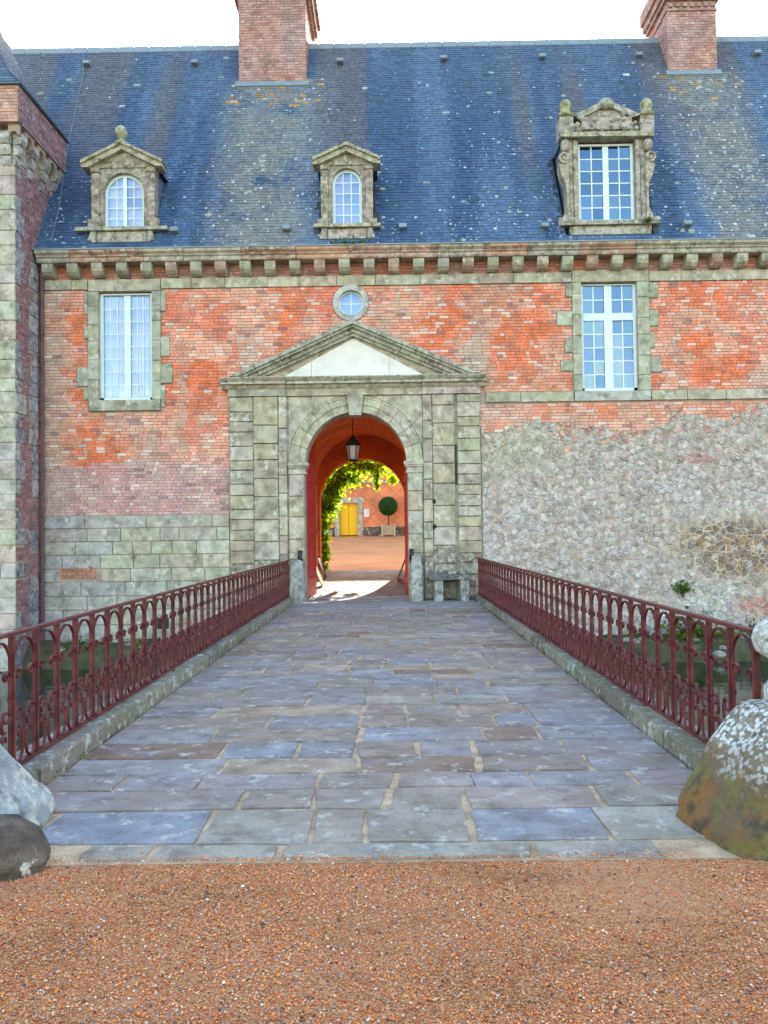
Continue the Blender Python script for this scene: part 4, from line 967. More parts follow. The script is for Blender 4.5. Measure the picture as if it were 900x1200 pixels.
def arched_dormer(cx, ow, sill, crown, pw, eave, ehw, apex, ball, curtain, label, ncol, nrow, bw):
    zs = crown - ow; m_ = MB()
    m_.box(cx - pw, cx - ow, -.0, .25, sill - .1, zs); m_.box(cx + ow, cx + pw, -.0, .25, sill - .1, zs); m_.archpanel(FAC, cx - pw, cx + pw, eave, cx, ow, zs, -.25, 0, 14)
    d = m_.build('dormer', M['weathered'], wing, ST); tag(d, label)
    for s in (-1, 1):
        a, b = sorted((cx + s * (pw + .01), cx + s * (ow + .09))); dblock(d, 'pilaster', a, b, sill + .12, eave - .12, .05, (.36, .29, .26))
        dblock(d, 'capital', a - .02, b + .02, eave - .12, eave, .08); a, b = sorted((cx + s * (pw + .10), cx + s * (ow + .03))); dblock(d, 'pilaster_foot', a, b, sill, sill + .14 + .12 * bw, .09)
        q = [(cx + s * (pw + .16), 8.50), (cx + s * (ow + .12), 8.50), (cx + s * (ow + .12), sill - .09), (cx + s * (pw - .02), sill - .09)]
        if s < 0: q = q
        else: q.reverse()
        m_ = MB(); m_.poly(FAC, q, -.1, .22, .03, rd, .008); m_.build('scroll_foot', M['weathered'], d, jit((.34, .33, .28), rd, .1))
    dblock(d, 'apron', cx - ow - .11, cx + ow + .11, 8.46, sill - .09, .16, (.45, .42, .38)); dblock(d, 'sill', cx - pw - .26 * bw - .1, cx + pw + .26 * bw + .1, sill - .09, sill, .26, (.40, .38, .30))
    # gable: two raking stones over a small tympanum
    m_ = MB(); m_.prism(FAC, [(cx - pw, eave), (cx + pw, eave), (cx, apex - .1)], -.22, .03); m_.build('gable', M['weathered'], d, ST)
    for s in (-1, 1):
        ex = cx + s * ehw; q = [(ex, eave - .03), (ex, eave + .10), (cx, apex), (cx, apex - .17), (ex - s * .16, eave - .02)]
        if s < 0: q.reverse()
        m_ = MB(); m_.prism(FAC, q, -.3, .16); q2 = [(ex, eave + .05), (ex, eave + .12), (cx, apex + .03), (cx, apex - .05)]
        if s < 0: q2.reverse()
        m_.prism(FAC, q2, -.3, .22); m_.build('raking_stone', M['weathered'], d, jit((.44, .42, .32), rd, .08))
    dbody(d, cx - pw, cx + pw, eave, apex - .04, .12)
    if ball:
        m_ = MB(); m_.lathe((cx - .03, -.08, apex - .06), [(.16, 0), (.16, .08), (.08, .12), (.06, .17), (.10, .19), (.145, .26), (.155, .34), (.13, .42), (.07, .48), (.01, .50)], 14); m_.build('finial', M['weathered'], d, (.36, .36, .24), True)
    # window
    top = lambda x: zs + math.sqrt(max(0, (ow - .06) ** 2 - (x - cx) ** 2))
    fr_ = [(cx - ow + .035, sill)] + [(cx - (ow - .035) * math.cos(math.pi * i / 16), zs + (ow - .035) * math.sin(math.pi * i / 16)) for i in range(17)] + [(cx + ow - .035, sill)]
    m_ = MB(); m_.sweep(FAC, fr_, .07, -.19, -.12); m_.box(cx - ow + .03, cx + ow - .03, .12, .19, sill, sill + .07)
    if ncol % 2 == 0: m_.box(cx - .045, cx + .045, .11, .19, sill + .07, crown - .06)
    m_.build('frame', M['white'], d)
    gb = MB(); xs = split(cx - ow + .07, cx + ow - .07, ncol, .025); zz = split(sill + .07, crown - .05, nrow, .025)
    for a, b in xs[:-1]:
        if ncol % 2 == 0 and abs(b - cx) < .05: continue
        gb.box(b, b + .025, .135, .16, sill + .07, top(b + .012))
    for a, b in zz[:-1]:
        w = ow - .05 if b < zs else math.sqrt(max(.01, (ow - .05) ** 2 - (b - zs) ** 2)); gb.box(cx - w, cx + w, .137, .158, b, b + .025)
    gb.build('glazing_bars', M['white'], d)
    panes(d, FAC, xs, zz, -.148, rd, curtain, .03, top)
    m_ = MB(); m_.add([(cx - ow, .24, sill - .05), (cx + ow, .24, sill - .05), (cx + ow, .24, crown + .05), (cx - ow, .24, crown + .05)], [(0, 1, 2, 3)]); m_.build('curtain', M['curtain'], d)
arched_dormer(-5.58, .49, 9.06, 10.47, .76, 10.58, .98, 11.15, True, [(.95, .9, .95), (.95, .85, .85), (.9, .9, 1), (.6, .55, .58), (1, .95, .95)], 'stone dormer with ball finial', 4, 5, 1.0)
arched_dormer(-.14, .36, 9.05, 10.50, .62, 10.56, .82, 11.02, False, [(.75, .75, .9), (.8, .75, .9), (.65, .7, .8)], 'narrow stone dormer without finial', 3, 5, .35)
# ornate dormer
cx = 6.16; m_ = MB(); m_.box(5.18, 5.48, 0, .25, 9.05, 11.08); m_.box(6.85, 7.14, 0, .25, 9.05, 11.08); m_.box(5.18, 7.14, 0, .25, 11.08, 11.3)
d3 = m_.build('dormer', M['weathered'], wing, ST); tag(d3, 'ornate square-headed dormer with scrolled sides')
SG = (.38, .35, .28)
for s in (-1, 1):
    X = lambda q: cx + s * q
    a, b = sorted((X(.70), X(.80))); dblock(d3, 'pilaster', a, b, 9.1, 11.08, .05, SG); a, b = sorted((X(.82), X(.93))); dblock(d3, 'pilaster', a, b, 9.1, 11.08, .02, SG)
    # console with a long S outline and a volute on top
    pr = [(.94, 9.10), (1.12, 9.10), (1.06, 9.22), (.99, 9.40), (.98, 9.75), (1.00, 9.98), (1.10, 10.20), (1.15, 10.42), (1.13, 10.58), (1.05, 10.66), (.94, 10.70)]
    q = [(X(u), z_) for u, z_ in pr]
    if s < 0: q.reverse()
    m_ = MB()
    k = len(q); cxm = X(.94); half = 0
    for i in range(1, len(pr) - 2):
        a_, b_ = pr[i], pr[i + 1]; qq = [(X(.93), a_[1]), (X(a_[0]), a_[1]), (X(b_[0]), b_[1]), (X(.93), b_[1])]
        if s < 0: qq.reverse()
        m_.prism(FAC, qq, -.25, .10)
    m_.build('console', M['weathered'], d3, jit(SG, rd, .08))
    m_ = MB(); m_.sweep(FAC, arc(X(1.03), 10.62, .13, .03, 270, 270 + s * 470, 22), .055, -.1, .15); m_.prism(FAC, [(X(1.03) + .12 * math.cos(R(t)), 10.62 + .12 * math.sin(R(t))) for t in range(0, 360, 30)], -.1, .11); m_.build('volute', M['weathered'], d3, SG)
    m_ = MB(); m_.lathe((X(1.0), -.06, 10.76), [(.05, 0), (.10, .06), (.12, .16), (.09, .26), (.05, .30)], 10); m_.build('boss', M['weathered'], d3, (.42, .36, .32), True)
    dblock(d3, 'entablature_end', *sorted((X(.80), X(1.14))), 11.10, 11.62, .14, (.40, .36, .33))
    m_ = MB(); m_.lathe((X(.98), -.04, 11.62), [(.19, 0), (.19, .07), (.12, .12), (.13, .18), (.16, .25), (.14, .33), (.10, .40), (.06, .43)], 12); m_.build('pinnacle', M['weathered'], d3, (.33, .33, .18), True)
    q = [(X(.82), 11.62), (X(.0), 12.0), (X(.0), 11.86), (X(.62), 11.55)]
    if s > 0: q.reverse()
    m_ = MB(); m_.prism(FAC, q, -.25, .16); m_.build('raking_stone', M['weathered'], d3, jit((.38, .36, .32), rd, .1))
    dblock(d3, 'scroll_foot', *sorted((X(.76), X(1.20))), 8.92, 9.12, .20, (.38, .36, .30))
dblock(d3, 'frieze_panel', 5.55, 6.78, 11.28, 11.60, .12, (.44, .38, .36)); dblock(d3, 'architrave', 5.04, 7.28, 11.09, 11.21, .18, SG)
m_ = MB(); m_.prism(FAC, [(5.5, 11.58), (6.82, 11.58), (6.16, 11.9)], -.2, .08); m_.build('gable', M['weathered'], d3, (.36, .34, .29))
m_ = MB(); m_.lathe((6.16, -.06, 11.78), [(.14, 0), (.2, .07), (.2, .17), (.12, .25), (.03, .28)], 10); m_.build('crest', M['weathered'], d3, (.36, .35, .28), True)
dblock(d3, 'sill', 5.0, 7.33, 8.92, 9.02, .26, SG); dblock(d3, 'apron', 5.22, 7.18, 8.46, 8.92, .17, (.36, .34, .30)); dblock(d3, 'apron_panel', 5.58, 6.7, 8.58, 8.86, .20, (.42, .40, .38))
rc2 = random.Random(5)
for k in range(26):   # carved foliage in low relief on the frieze and sides
    x_, z_ = rc2.uniform(5.15, 7.2), rc2.uniform(11.24, 11.66); m_ = MB(); s_ = rc2.uniform(.03, .07)
    m_.lathe((x_, -.13, z_), [(s_ * .3, -s_), (s_, -s_ * .3), (s_ * .9, s_ * .4), (s_ * .3, s_)], 7); m_.build('carving', M['weathered'], d3, jit((.40, .38, .32), rc2, .2))
dbody(d3, 5.18, 7.14, 11.2, 11.75, .05)
x0, x1, z0, z1 = 5.48, 6.85, 9.12, 11.06; xm = cx + .01
m_ = MB(); m_.sweep(FAC, [(x0 + .04, z0), (x0 + .04, z1 - .05), (x1 - .04, z1 - .05), (x1 - .04, z0)], .08, -.19, -.12); m_.box(x0 + .03, x1 - .03, .12, .19, z0 - .08, z0 + .05); m_.box(xm - .07, xm + .07, .11, .2, z0 + .05, z1 - .09); m_.build('frame', M['white'], d3)
gb = MB()
for a, b in ((x0 + .08, xm - .07), (xm + .07, x1 - .08)):
    xs = split(a, b, 2, .028); zz = split(z0 + .05, z1 - .09, 6, .028); gb.box(xs[0][1], xs[0][1] + .028, .135, .16, z0 + .05, z1 - .09)
    for _, q in zz[:-1]: gb.box(a, b, .137, .158, q, q + .028)
    panes(d3, FAC, xs, zz, -.148, rd, [(.5, .6, .8), (.45, .55, .75), (.4, .5, .55)], .05)
gb.build('glazing_bars', M['white'], d3)

# drain pipe in the corner by the tower
m_ = MB(); m_.tube([(-7.53, -.12, 7.9), (-7.53, -.12, 3.0), (-7.54, -.12, -1.1)], .05, 8)
for z_ in (6.5, 4.4, 2.3, .3): m_.lathe((-7.53, -.12, z_), [(.062, -.03), (.062, .03)], 8)
m_.build('drainpipe', surf('pipe_paint', 'rgb', (.13, .07, .08), rough=.5), wing)

# ------------------------------------------------------------ corner tower
tower = thing('corner_tower', (-9.1, -.2, -1.6), 'brick and stone corner tower with overhanging top left of the gate', 'tower')
TX, TY = -7.62, -1.35
mb = MB(); mb.box(-10.6, TX - .02, TY + .02, .0, -2.4, 11.0); mb.box(-10.6, TX - .02, .0, 1.0, 8.2, 11.0); mb.box(-10.85, -7.42, -1.62, 1.10, 10.95, 11.78); tw = mb.build('tower_wall', M['mortar'], tower)
TS = FR((TX - .02, 0, 0), (0, 1, 0), (0, 0, 1)); TF = FR((0, TY + .02, 0), (1, 0, 0), (0, 0, 1))
rt2 = random.Random(81); b = MB()
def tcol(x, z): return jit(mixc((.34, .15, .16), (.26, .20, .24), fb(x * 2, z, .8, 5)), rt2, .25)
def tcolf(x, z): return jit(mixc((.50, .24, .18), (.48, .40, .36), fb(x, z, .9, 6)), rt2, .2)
quoS, quoF = [], []; z = -1.7; k = 0
while z < 10.3:
    e = min(10.35, z + rt2.uniform(.30, .48)); w1 = (.62, .36)[k % 2] * rt2.uniform(.85, 1.15); w2 = (.36, .62)[k % 2] * rt2.uniform(.9, 1.1)
    pat = rt2.random()
    if pat < .8: quoS.append((TY, TY + w1 * .8, z, e))
    quoF.append((TX - w2, TX, z, e)); z = e; k += 1
z = -1.7
while z < 8.2:
    e = z + rt2.uniform(.28, .5)
    if rt2.random() < .55: quoS.append((-.55 + rt2.uniform(-.1, .1), -.14, z, min(8.3, e)))
    z = e
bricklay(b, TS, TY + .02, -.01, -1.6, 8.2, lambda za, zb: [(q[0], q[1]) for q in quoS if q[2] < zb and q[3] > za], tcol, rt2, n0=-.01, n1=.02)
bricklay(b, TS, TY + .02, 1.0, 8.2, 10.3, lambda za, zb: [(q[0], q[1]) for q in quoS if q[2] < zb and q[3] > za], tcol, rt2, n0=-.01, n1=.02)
bricklay(b, TF, -9.3, TX, -1.6, 10.3, lambda za, zb: [(q[0], q[1]) for q in quoF if q[2] < zb and q[3] > za], tcolf, rt2, n0=-.01, n1=.02)
bricklay(b, FR((-7.42, 0, 0), (0, 1, 0), (0, 0, 1)), -1.62, 1.10, 10.95, 11.76, lambda a, c: [], tcol, rt2, n0=-.01, n1=.015)
bricklay(b, FR((0, -1.62, 0), (1, 0, 0), (0, 0, 1)), -9.3, -7.42, 10.95, 11.76, lambda a, c: [], tcolf, rt2, n0=-.01, n1=.015)
b.build('brick', M['brick'], tw, kind='stuff')
for q in quoS:
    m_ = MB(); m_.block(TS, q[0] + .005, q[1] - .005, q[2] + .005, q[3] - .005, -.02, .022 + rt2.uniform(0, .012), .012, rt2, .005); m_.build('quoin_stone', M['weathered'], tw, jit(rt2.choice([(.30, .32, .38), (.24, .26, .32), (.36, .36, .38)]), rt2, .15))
for q in quoF:
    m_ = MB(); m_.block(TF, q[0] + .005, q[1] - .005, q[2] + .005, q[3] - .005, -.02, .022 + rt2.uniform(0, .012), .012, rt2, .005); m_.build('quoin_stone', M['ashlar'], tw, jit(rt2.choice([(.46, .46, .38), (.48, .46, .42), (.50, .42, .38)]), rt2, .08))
m_ = MB(); m_.block(TF, -7.95, -7.83, 5.35, 5.75, -.02, .024, .005); m_.build('painted_slit', M['blackiron'], tw)  # black block on the wall, its colour painting the dark of a slit
# machicolation: stepped round corbels carrying the overhang
def mach(fr, u, parent):
    for z0, z1, n, w in ((10.05, 10.28, .07, .11), (10.28, 10.52, .14, .12), (10.52, 10.78, .22, .13)):
        m_ = MB(); pf = [(0, z0), (n * .7, z0 + .02), (n, z0 + .12), (n, z1), (0, z1)]
        m_.prism(FR(fr.p(u - w, 0, 0), fr.n, fr.v), pf, -2 * w, 0); m_.build('corbel', M['weathered'], parent, jit((.38, .37, .36), rt2, .12))
    return
for u in (-1.28, -.62, .04, .70): mach(TS, u, tw)
for u in (-7.80, -8.45, -9.1): mach(TF, u, tw)
for u0, u1 in ((-1.16, -.74), (-.50, -.08), (.16, .58)):
    pass
for fr, us in ((TS, (-1.28, -.62, .04, .70, 1.2)), (TF, (-9.1, -8.45, -7.80, -7.35))):
    for a, c in zip(us, us[1:]):
        m_ = MB(); m_.archpanel(fr, a + .10, c - .10, 10.96, (a + c) / 2, (c - a) / 2 - .14, 10.70, .10, .19, 8); m_.build('machicolation_arch', M['mortar'], tw)
# roof: flared slate pyramid
rb_ = MB(); rings = [(0, 11.78), (.04, 11.84), (.42, 12.25), (.88, 13.1), (1.14, 13.72)]
x0, x1, y0, y1 = -10.95, -7.34, -1.70, 1.18
vs = []
for i_, z_ in rings: vs += [(x0 + i_, y0 + i_ * .78, z_), (x1 - i_, y0 + i_ * .78, z_), (x1 - i_, y1 - i_ * .78, z_), (x0 + i_, y1 - i_ * .78, z_)]
fs = [(4 * k + e, 4 * k + (e + 1) % 4, 4 * k + 4 + (e + 1) % 4, 4 * k + 4 + e) for k in range(len(rings) - 1) for e in range(4)] + [(0, 3, 2, 1), (16, 17, 18, 19)]
rb_.cc = (.10, .14, .20); rb_.add(vs, fs); tr = rb_.build('roof', M['slate'], tower)
sl_ = MB()
for (ia, za), (ib, zb) in zip(rings[1:], rings[2:]):
    n = max(2, int(math.hypot(zb - za, ib - ia) / .13))
    for k in range(n):
        t0, t1 = k / n, (k + 1.1) / n; i0, i1 = ia + (ib - ia) * t0, ia + (ib - ia) * min(1, t1); q0, q1 = za + (zb - za) * t0, za + (zb - za) * min(1, t1)
        for face in (0, 1):
            L0 = (x0 + i0, x1 - i0) if face == 0 else (y0 + i0 * .78, y1 - i0 * .78); u = L0[0]
            while u < L0[1]:
                w = min(.2 * rt2.uniform(.85, 1.15), L0[1] - u); sl_.cc = jit((.10, .14, .21), rt2, .25)
                if face == 0: P_ = [(u, y0 + i0 * .78 - .014, q0), (u + w - .005, y0 + i0 * .78 - .014, q0), (u + w - .005, y0 + i1 * .78 - .002, q1), (u, y0 + i1 * .78 - .002, q1)]
                else: P_ = [(x1 - i0 + .014, u, q0), (x1 - i0 + .014, u + w - .005, q0), (x1 - i1 + .002, u + w - .005, q1), (x1 - i1 + .002, u, q1)]
                sl_.add(P_, [(0, 1, 2, 3)]); u += w
sl_.build('slate', M['slate'], tr, kind='stuff')
m_ = MB(); m_.lathe((-9.15, -.26, 13.70), [(.92, 0), (.92, .12), (.78, .14), (.55, .75), (.3, 1.3), (.05, 1.5)], 4, R(45)); m_.build('roof_finial', M['mortar'], tower)

# ------------------------------------------------------------ stones by the bridge and the gate
def boulder(name, prof, cx_, cy_, yaw, label, cat, c, mat='boulder', seed=1, squash=(1, 1), rough=.03, group=None, seg=34, pw=3.5, smooth=True):
    """prof: (radius, z, shift_x, shift_y) rings, rounded square section"""
    r = random.Random(seed); m_ = MB(); vs = []
    P_ = []
    for (r0, z0, sx0, sy0), (r1, z1, sx1, sy1) in zip(prof, prof[1:]):
        for k in range(5): t = k / 5; P_.append((r0 + (r1 - r0) * t, z0 + (z1 - z0) * t, sx0 + (sx1 - sx0) * t, sy0 + (sy1 - sy0) * t))
    P_.append(prof[-1])
    for i, (rd_, z_, sx, sy) in enumerate(P_):
        for e in range(seg):
            a = 2 * math.pi * e / seg; cu, su = math.cos(a), math.sin(a); q = rd_ / (abs(cu) ** pw + abs(su) ** pw) ** (1 / pw)
            q *= 1 + rough * 2 * (vn(e * .9 + seed * 9 if e < seg - 2 else (e - seg) * .9 + seed * 9, i * .8, 1.6, seed) - .5) * min(1, rd_ * 8)
            if not smooth: q *= 1 + .10 * (fb(e * .35 + seed * 5, i * .35, 1.1, seed + 3) - .5) + .012 * (r.random() - .5)
            vs.append((sx + q * cu * squash[0], sy + q * su * squash[1], z_ + rough * .3 * (r.random() - .5)))
    n = len(P_); fs = [(i * seg + e, i * seg + (e + 1) % seg, (i + 1) * seg + (e + 1) % seg, (i + 1) * seg + e) for i in range(n - 1) for e in range(seg)] + [tuple(range((n - 1) * seg, n * seg))]
    m_.add(vs, fs); me = m_.mesh(name, M[mat], smooth)
    o = _link(bpy.data.objects.new(name, me), None, (cx_, cy_, 0), Matrix.Rotation(yaw, 4, 'Z')); o.color = (*c, 1)
    return tag(o, label, cat, group)
boulder('guard_stone', [(.42, -.15, -.02, 0), (.40, .10, .0, 0), (.335, .38, .07, .02), (.255, .60, .16, .04), (.225, .635, .18, .04), (.06, .65, .20, .04)], 2.86, -15.42, .22, 'lichened sloping granite guard stone at the right end of the bridge', 'guard stone', (.22, .185, .14), seed=3, squash=(1.1, .85), pw=7, rough=.04, smooth=False)
boulder('guard_stone', [(.42, -.15, 0, 0), (.41, .12, 0, 0), (.31, .36, -.08, .02), (.22, .56, -.14, .04), (.18, .61, -.16, .04), (.04, .63, -.16, .04)], -1.60, -15.42, -.08, 'pale sloping guard stone at the left end of the bridge', 'guard stone', (.30, .32, .34), seed=8, pw=8, mat='weathered', rough=.05, smooth=False)
boulder('boulder', [(.20, -.1, 0, 0), (.225, .03, 0, 0), (.205, .13, -.02, .01), (.13, .21, -.04, .02), (.04, .235, -.05, .02)], -1.14, -15.83, .3, 'dark rounded boulder on the gravel against the pale guard stone', 'boulder', (.11, .085, .07), mat='darkstone', seed=4, squash=(1.05, .8), smooth=False)
pst = MB(); PROF = [(.14, .0), (.14, .70), (.11, .74), (.09, .80), (.10, .85), (.18, .90), (.20, .97), (.18, 1.04), (.11, 1.09), (.02, 1.10)]
pst.lathe((3.06, -15.16, .0), PROF, 18); o = pst.build('end_post', M['boulder'], None, (.40, .40, .36), True); tag(o, 'white lichened stone end post behind the right guard stone', 'post')
pst = MB(); pst.lathe((-1.72, -15.16, .0), PROF, 18); o = pst.build('end_post', M['boulder'], None, (.40, .40, .36), True); tag(o, 'stone end post behind the left guard stone, beyond the frame edge', 'post')
boulder('wheel_guard', [(.17, -.05, 0, 0), (.175, .3, 0, 0), (.165, .7, .01, .03), (.13, .93, .015, .06), (.05, 1.0, .02, .08)], -1.42, -.26, 0, 'rounded wheel guard stone left of the gate arch', 'guard stone', (.38, .39, .37), seed=11, mat='weathered', rough=.02)
boulder('wheel_guard', [(.15, -.05, 0, 0), (.15, .3, 0, 0), (.14, .8, -.01, .03), (.10, 1.05, -.015, .06), (.04, 1.12, -.02, .08)], 1.42, -.24, 0, 'rounded wheel guard stone between gate arch and stone bench', 'guard stone', (.42, .43, .40), seed=12, mat='weathered', rough=.02)
bench = thing('stone_bench', (2.16, -.35, 0), 'dark lichened stone bench against the wall right of the gate', 'bench')
m_ = MB(); m_.block(GRD, 1.70, 2.66, -.62, -.12, .50, .60, .02, rp, .008); m_.build('seat', M['weathered'], bench, (.15, .15, .15))
m_ = MB(); m_.block(GRD, 1.74, 2.62, -.28, -.105, .602, .70, .02, rp, .008); m_.build('back_ledge', M['weathered'], bench, (.13, .13, .13))
for x_ in (1.82, 2.42):
    m_ = MB(); m_.block(GRD, x_, x_ + .20, -.55, -.13, .0, .498, .015, rp, .006); m_.build('leg', M['weathered'], bench, (.34, .35, .34))

# ------------------------------------------------------------ lantern, boards
lan = thing('hanging_lantern', (-.16, 2.0, 4.2), 'black iron lantern with white glass hanging in the gate passage', 'lantern')
LX, LY = -.16, 2.0
m_ = MB(); m_.tube([(LX, LY, 4.82), (LX, LY, 4.20)], .012, 6); m_.build('hanging_rod', M['blackiron'], lan)
m_ = MB(); m_.lathe((LX, LY, 3.93), [(.20, 0), (.215, .02), (.16, .11), (.07, .19), (.05, .24), (.02, .30)], 6); m_.build('cap', M['blackiron'], lan)
m_ = MB(); m_.lathe((LX, LY, 3.55), [(.03, -.05), (.12, 0), (.12, .025)], 6); m_.build('base', M['blackiron'], lan)
lg = surf('lantern_glass', 'rgb', (.62, .55, .56), rough=.3, bump=0)
for k in range(6):
    a, b_ = R(60 * k), R(60 * k + 60); P_ = [(.115, 3.577), (.185, 3.93)]
    m_ = MB(); m_.add([(LX + P_[0][0] * math.cos(a), LY + P_[0][0] * math.sin(a), P_[0][1]), (LX + P_[0][0] * math.cos(b_), LY + P_[0][0] * math.sin(b_), P_[0][1]), (LX + P_[1][0] * math.cos(b_), LY + P_[1][0] * math.sin(b_), P_[1][1]), (LX + P_[1][0] * math.cos(a), LY + P_[1][0] * math.sin(a), P_[1][1])], [(0, 1, 2, 3)]); m_.build('pane', lg, lan)
    m_ = MB(); m_.tube([(LX + .12 * math.cos(a), LY + .12 * math.sin(a), 3.575), (LX + .19 * math.cos(a), LY + .19 * math.sin(a), 3.93)], .012, 5); m_.build('glazing_bar', M['blackiron'], lan)
def board(xb, xt, y, wd_, ht, label, c):
    z0 = pz(y) + .01; m_ = MB()
    f_ = FR((xb, y, z0), (0, 1, 0), (xt - xb, 0, ht)) ; m_.block(f_, -wd_ / 2, wd_ / 2, 0, 1, 0, .02, .006); m_.block(FR((xb, y, z0), (0, -1, 0), (xt - xb, 0, ht)), -wd_ / 2, wd_ / 2, 0, 1, 0, .02, .006)
    o = m_.build('leaning_board', M['wood'], None, c); tag(o, label, 'board', 'boards leaning in the passage')
board(-1.10, -1.36, 3.3, .8, .62, 'pale brown board leaning behind the left gate leaf', (.42, .24, .10))
board(-1.18, -1.40, 5.4, .8, .58, 'dark brown board leaning at the far left of the passage', (.16, .08, .04))
board(1.00, 1.25, 4.6, .8, .62, 'dark brown board leaning on the right side of the passage', (.20, .09, .04))

# ------------------------------------------------------------ courtyard
far = thing('courtyard_building', (0, 38, 1.4), 'orange brick courtyard range with yellow door seen through the gate', 'building')
DX = (-2.66, -1.42, 1.50, 3.72)
mb = MB()
for a, b, c, d in rects(-32, 32, 1.0, 11.0, [(DX[0], DX[1], 1.2, DX[3])]): mb.box(a, b, 37.0, 37.6, c, d)
mb.box(-32, 32, 37.6, 47, 1.0, 10.9); mb.build('wall', M['farbrick'], far)
mb = MB(); mb.add([(-32.4, 36.6, 11.0), (32.4, 36.6, 11.0), (32.4, 42, 17.95), (-32.4, 42, 17.95), (32.4, 47.4, 11.0), (-32.4, 47.4, 11.0)], [(0, 1, 2, 3), (3, 2, 4, 5), (0, 3, 5), (1, 4, 2), (0, 5, 4, 1)]); mb.cc = (.1, .13, .19); mb.c = [mb.cc] * 6; mb.build('roof', M['slate'], far)
m_ = MB(); m_.block(FR((0, 37.25, 0), (1, 0, 0), (0, 0, 1)), DX[0], DX[1], 1.5, DX[3], -.02, .05, .01); fd = m_.build('door', M['yellow'], far)
for x_ in (-2.05, ): m_ = MB(); m_.box(x_ - .012, x_ + .012, 37.18, 37.20, 1.5, DX[3]); m_.build('door_joint', M['wood'], fd, (.3, .15, .02))
for a, b, c, d in ((DX[0] - .34, DX[0], 1.4, DX[3]), (DX[1], DX[1] + .34, 1.4, DX[3]), (DX[0] - .45, DX[1] + .45, DX[3], DX[3] + .38)):
    m_ = MB(); m_.block(FR((0, 37, 0), (1, 0, 0), (0, 0, 1)), a, b, c, d, -.3, .06, .02); m_.build('door_surround', M['ashlar'], far, (.48, .42, .36))
for a, b in ((-12, DX[0] - .35), (DX[1] + .35, 14)):
    m_ = MB(); m_.block(FR((0, 37, 0), (1, 0, 0), (0, 0, 1)), a, b, 1.3, 2.05, -.1, .08, .02); m_.build('plinth', M['ashlar'], far, (.13, .085, .07))
m_ = MB(); m_.box(-12, 14, 36.93, 37.05, 5.05, 5.28); m_.build('string_course', M['ashlar'], far, (.42, .30, .25))
m_ = MB(); m_.sweep(FR((0, 36.98, 0), (1, 0, 0), (0, 0, 1)), arc(-2.05, 4.45, .38, .38, 160, 20, 8), .12, -.05, .05); m_.build('relieving_arch', M['ashlar'], far, (.25, .10, .08))
m_ = MB(); m_.box(-.98, -.62, 36.95, 37.02, 2.75, 3.3); m_.build('wall_plaque', M['plaster'], far)
# planter and clipped tree
PC = (.68, 35.9); pz_ = courtz(35.9)
pl = thing('wooden_planter', (PC[0], PC[1], pz_), 'square wooden planter holding the clipped ball tree in the courtyard', 'planter')
WOODC = (.40, .30, .20)
m_ = MB(); m_.box(PC[0] - .42, PC[0] + .42, PC[1] - .42, PC[1] + .42, pz_ + .08, pz_ + .74); m_.build('box', M['wood'], pl, WOODC)
for sx in (-1, 1):
    for sy in (-1, 1): m_ = MB(); m_.box(PC[0] + sx * .42 - .05, PC[0] + sx * .42 + .05, PC[1] + sy * .42 - .05, PC[1] + sy * .42 + .05, pz_, pz_ + .84); m_.build('corner_post', M['wood'], pl, (.48, .38, .27))
tree = thing('topiary_tree', (PC[0], PC[1], pz_ + .74), 'clipped ball topiary tree standing in the wooden planter', 'tree')
m_ = MB(); m_.tube([(PC[0], PC[1], pz_ + .7), (PC[0] + .02, PC[1], pz_ + 1.2), (PC[0], PC[1], pz_ + 1.9)], [.06, .05, .04], 7); m_.build('trunk', M['bark'], tree)
rl = random.Random(91); BC = Vector((PC[0], PC[1], pz_ + 2.02)); pts = []
for k in range(4200):
    d = Vector((rl.gauss(0, 1), rl.gauss(0, 1), rl.gauss(0, 1))).normalized(); rad = .64 * (1 - .22 * rl.random() ** 2) * (1 + .05 * (vn(math.atan2(d.y, d.x) * 3, d.z * 3, .8, 3) - .5)); pts.append(BC + Vector((d.x, d.y, d.z * .98)) * rad)
m_ = MB(); leaves(m_, pts, .065, rl, [(.045, .13, .025), (.06, .16, .03), (.03, .09, .02)], lambda p: (Vector(p) - BC).normalized()); m_.build('crown', M['leaf'], tree)
# bench-like stone trough left of the door, dark trough right of the planter
m_ = MB(); m_.block(GRD, -3.9, -3.15, 35.8, 36.5, courtz(36), courtz(36) + .45, .03); o = m_.build('stone_trough', M['ashlar'], None, (.48, .45, .42)); tag(o, 'pale stone trough beside the vine left of the yellow door', 'trough')
# vine round the far arch
vine = thing('climbing_vine', (-1.6, 8.4, .4), 'sunlit green vine climbing round the courtyard side of the passage arch', 'vine')
rv = random.Random(95); pts = []
def vadd(cx_, cz_, n, sx, sz, y0=8.30, sy=.12):
    for _ in range(n): pts.append((cx_ + rv.gauss(0, sx), y0 + abs(rv.gauss(0, sy)), cz_ + rv.gauss(0, sz)))
for k in range(60):      # along the arch, thick on the left and thin on the right
    a = math.pi * (1 - k / 59.0); th = .24 if k < 28 else (.17 if k < 42 else .06); n = 60 if k < 30 else (40 if k < 40 else (8 if k < 45 else 0)); rad = 1.36 if k < 30 else 1.40
    vadd(-.10 + rad * math.cos(a), 2.62 + rad * math.sin(a), n, th, th)
for k in range(26): vadd(-1.50 + .07 * math.sin(k), 2.7 - k * .09, 46, .11, .09)
for k in range(6): vadd(.36 + .03 * math.sin(k * 2), 3.72 - k * .11, 26, .06, .06)
vadd(.93, 3.42, 110, .10, .08); vadd(-1.05, 3.05, 420, .17, .24, 8.28, .18); vadd(-.7, 3.45, 300, .24, .14, 8.28, .18); vadd(-1.2, 2.5, 240, .13, .25, 8.28, .16); vadd(.1, 3.75, 120, .3, .10)
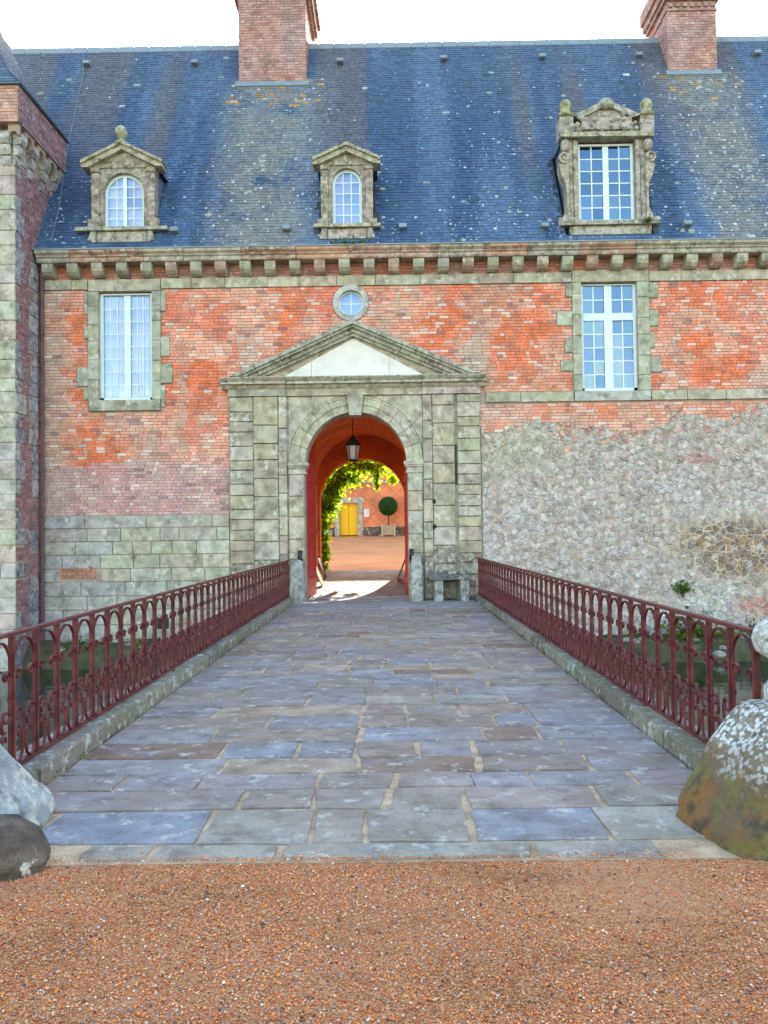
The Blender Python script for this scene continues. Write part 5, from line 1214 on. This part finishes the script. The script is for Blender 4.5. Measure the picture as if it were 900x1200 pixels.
m_ = MB(); leaves(m_, pts, .085, rv, [(.12, .25, .025), (.20, .34, .03), (.07, .15, .025), (.36, .44, .04)]); m_.build('foliage', M['leaf'], vine)
m_ = MB(); m_.tube([(-1.62, 8.2, .36), (-1.58, 8.25, 1.2), (-1.62, 8.22, 2.2), (-1.45, 8.25, 3.0), (-.95, 8.22, 3.75), (-.2, 8.22, 4.12), (.6, 8.2, 4.0)], [.05, .045, .04, .03, .025, .02, .012], 7); m_.build('stem', M['bark'], vine)

# ------------------------------------------------------------ plants on the moat bank
rg = random.Random(101)
def bush(x, y, z, n, sx, sy, sz, size, cols, label, cat='plant', group=None):
    t = thing('bank_plant', (x, y, z), label, cat, group); pts = [(x + rg.gauss(0, sx), y + rg.gauss(0, sy), z + abs(rg.gauss(0, sz))) for _ in range(n)]
    m_ = MB(); leaves(m_, pts, size, rg, cols); m_.build('foliage', M['leaf'], t)
    m_ = MB()
    for k in range(5): m_.tube([(x, y, z - .15), (x + rg.gauss(0, sx * .5), y + rg.gauss(0, sy * .5), z + sz * .6), (x + rg.gauss(0, sx), y + rg.gauss(0, sy), z + sz * 1.3)], [.012, .009, .004], 5)
    m_.build('stem', M['bark'], t)
G1 = [(.05, .10, .025), (.08, .14, .03), (.035, .07, .02), (.12, .16, .04)]
bush(7.75, -.45, -1.0, 420, .30, .18, .26, .075, G1, 'green bushy plant on the moat bank behind the right railing')
bush(8.45, -.35, -1.02, 200, .22, .15, .16, .065, [(.12, .16, .04), (.20, .22, .05)], 'yellow green plant right of the green bush on the bank')
bush(6.6, -.4, -1.05, 160, .25, .15, .13, .06, G1, 'low green plant on the bank left of the green bush')
bush(7.75, -.10, .12, 60, .12, .04, .10, .07, G1, 'small fern growing out of the rubble wall')
bush(9.4, -.3, -1.0, 200, .3, .15, .2, .06, G1, 'scrubby plant on the bank near the right picture edge')
bush(-4.9, -.6, -1.05, 160, .3, .2, .14, .06, [(.16, .10, .05), (.20, .14, .05), (.08, .10, .03)], 'brown withered plant on the bank behind the left railing')
bush(-4.0, -.5, -1.05, 140, .3, .2, .12, .055, [(.20, .18, .04), (.10, .12, .03)], 'yellowing low plant on the bank nearest the gate at left')
bush(-6.4, -.5, -1.05, 130, .25, .2, .12, .055, G1, 'low green plant on the bank beside the tower')
bush(-.05, -.40, 8.44, 150, .22, .05, .08, .05, G1, 'green tuft growing on the cornice under the middle dormer')
bush(7.05, -.30, 8.95, 50, .07, .04, .06, .04, G1, 'little moss tuft at the right foot of the ornate dormer')
# bank stones
for k in range(46):
    x = rg.uniform(-7, 10.5)
    if -1.8 < x < 3.2: continue
    y = rg.uniform(-1.15, -.2); s = rg.uniform(.08, .2); m_ = MB(); m_.lathe((x, y, bankz(x, y) - s * .2), [(s * .7, -s * .3), (s, 0), (s * .85, s * .35), (s * .3, s * .6)], 7, rg.random())
    m_.build('bank_stone', M['weathered'], bank_ob, jit((.28, .27, .25), rg, .3))
# weeds along the kerbs
m_ = MB(); pts = []
for k in range(16):
    s = rg.choice((-1, 1)); x = -1.44 if s < 0 else 2.77; y = rg.uniform(-14.5, -2); pts += [(x + rg.gauss(0, .02), y + rg.gauss(0, .05), .012 + abs(rg.gauss(0, .012))) for _ in range(12)]
leaves(m_, pts, .014, rg, G1); o = m_.build('moss', M['leaf'], None); tag(o, 'small green moss tufts in the joints along the kerbs', 'moss', kind='stuff')
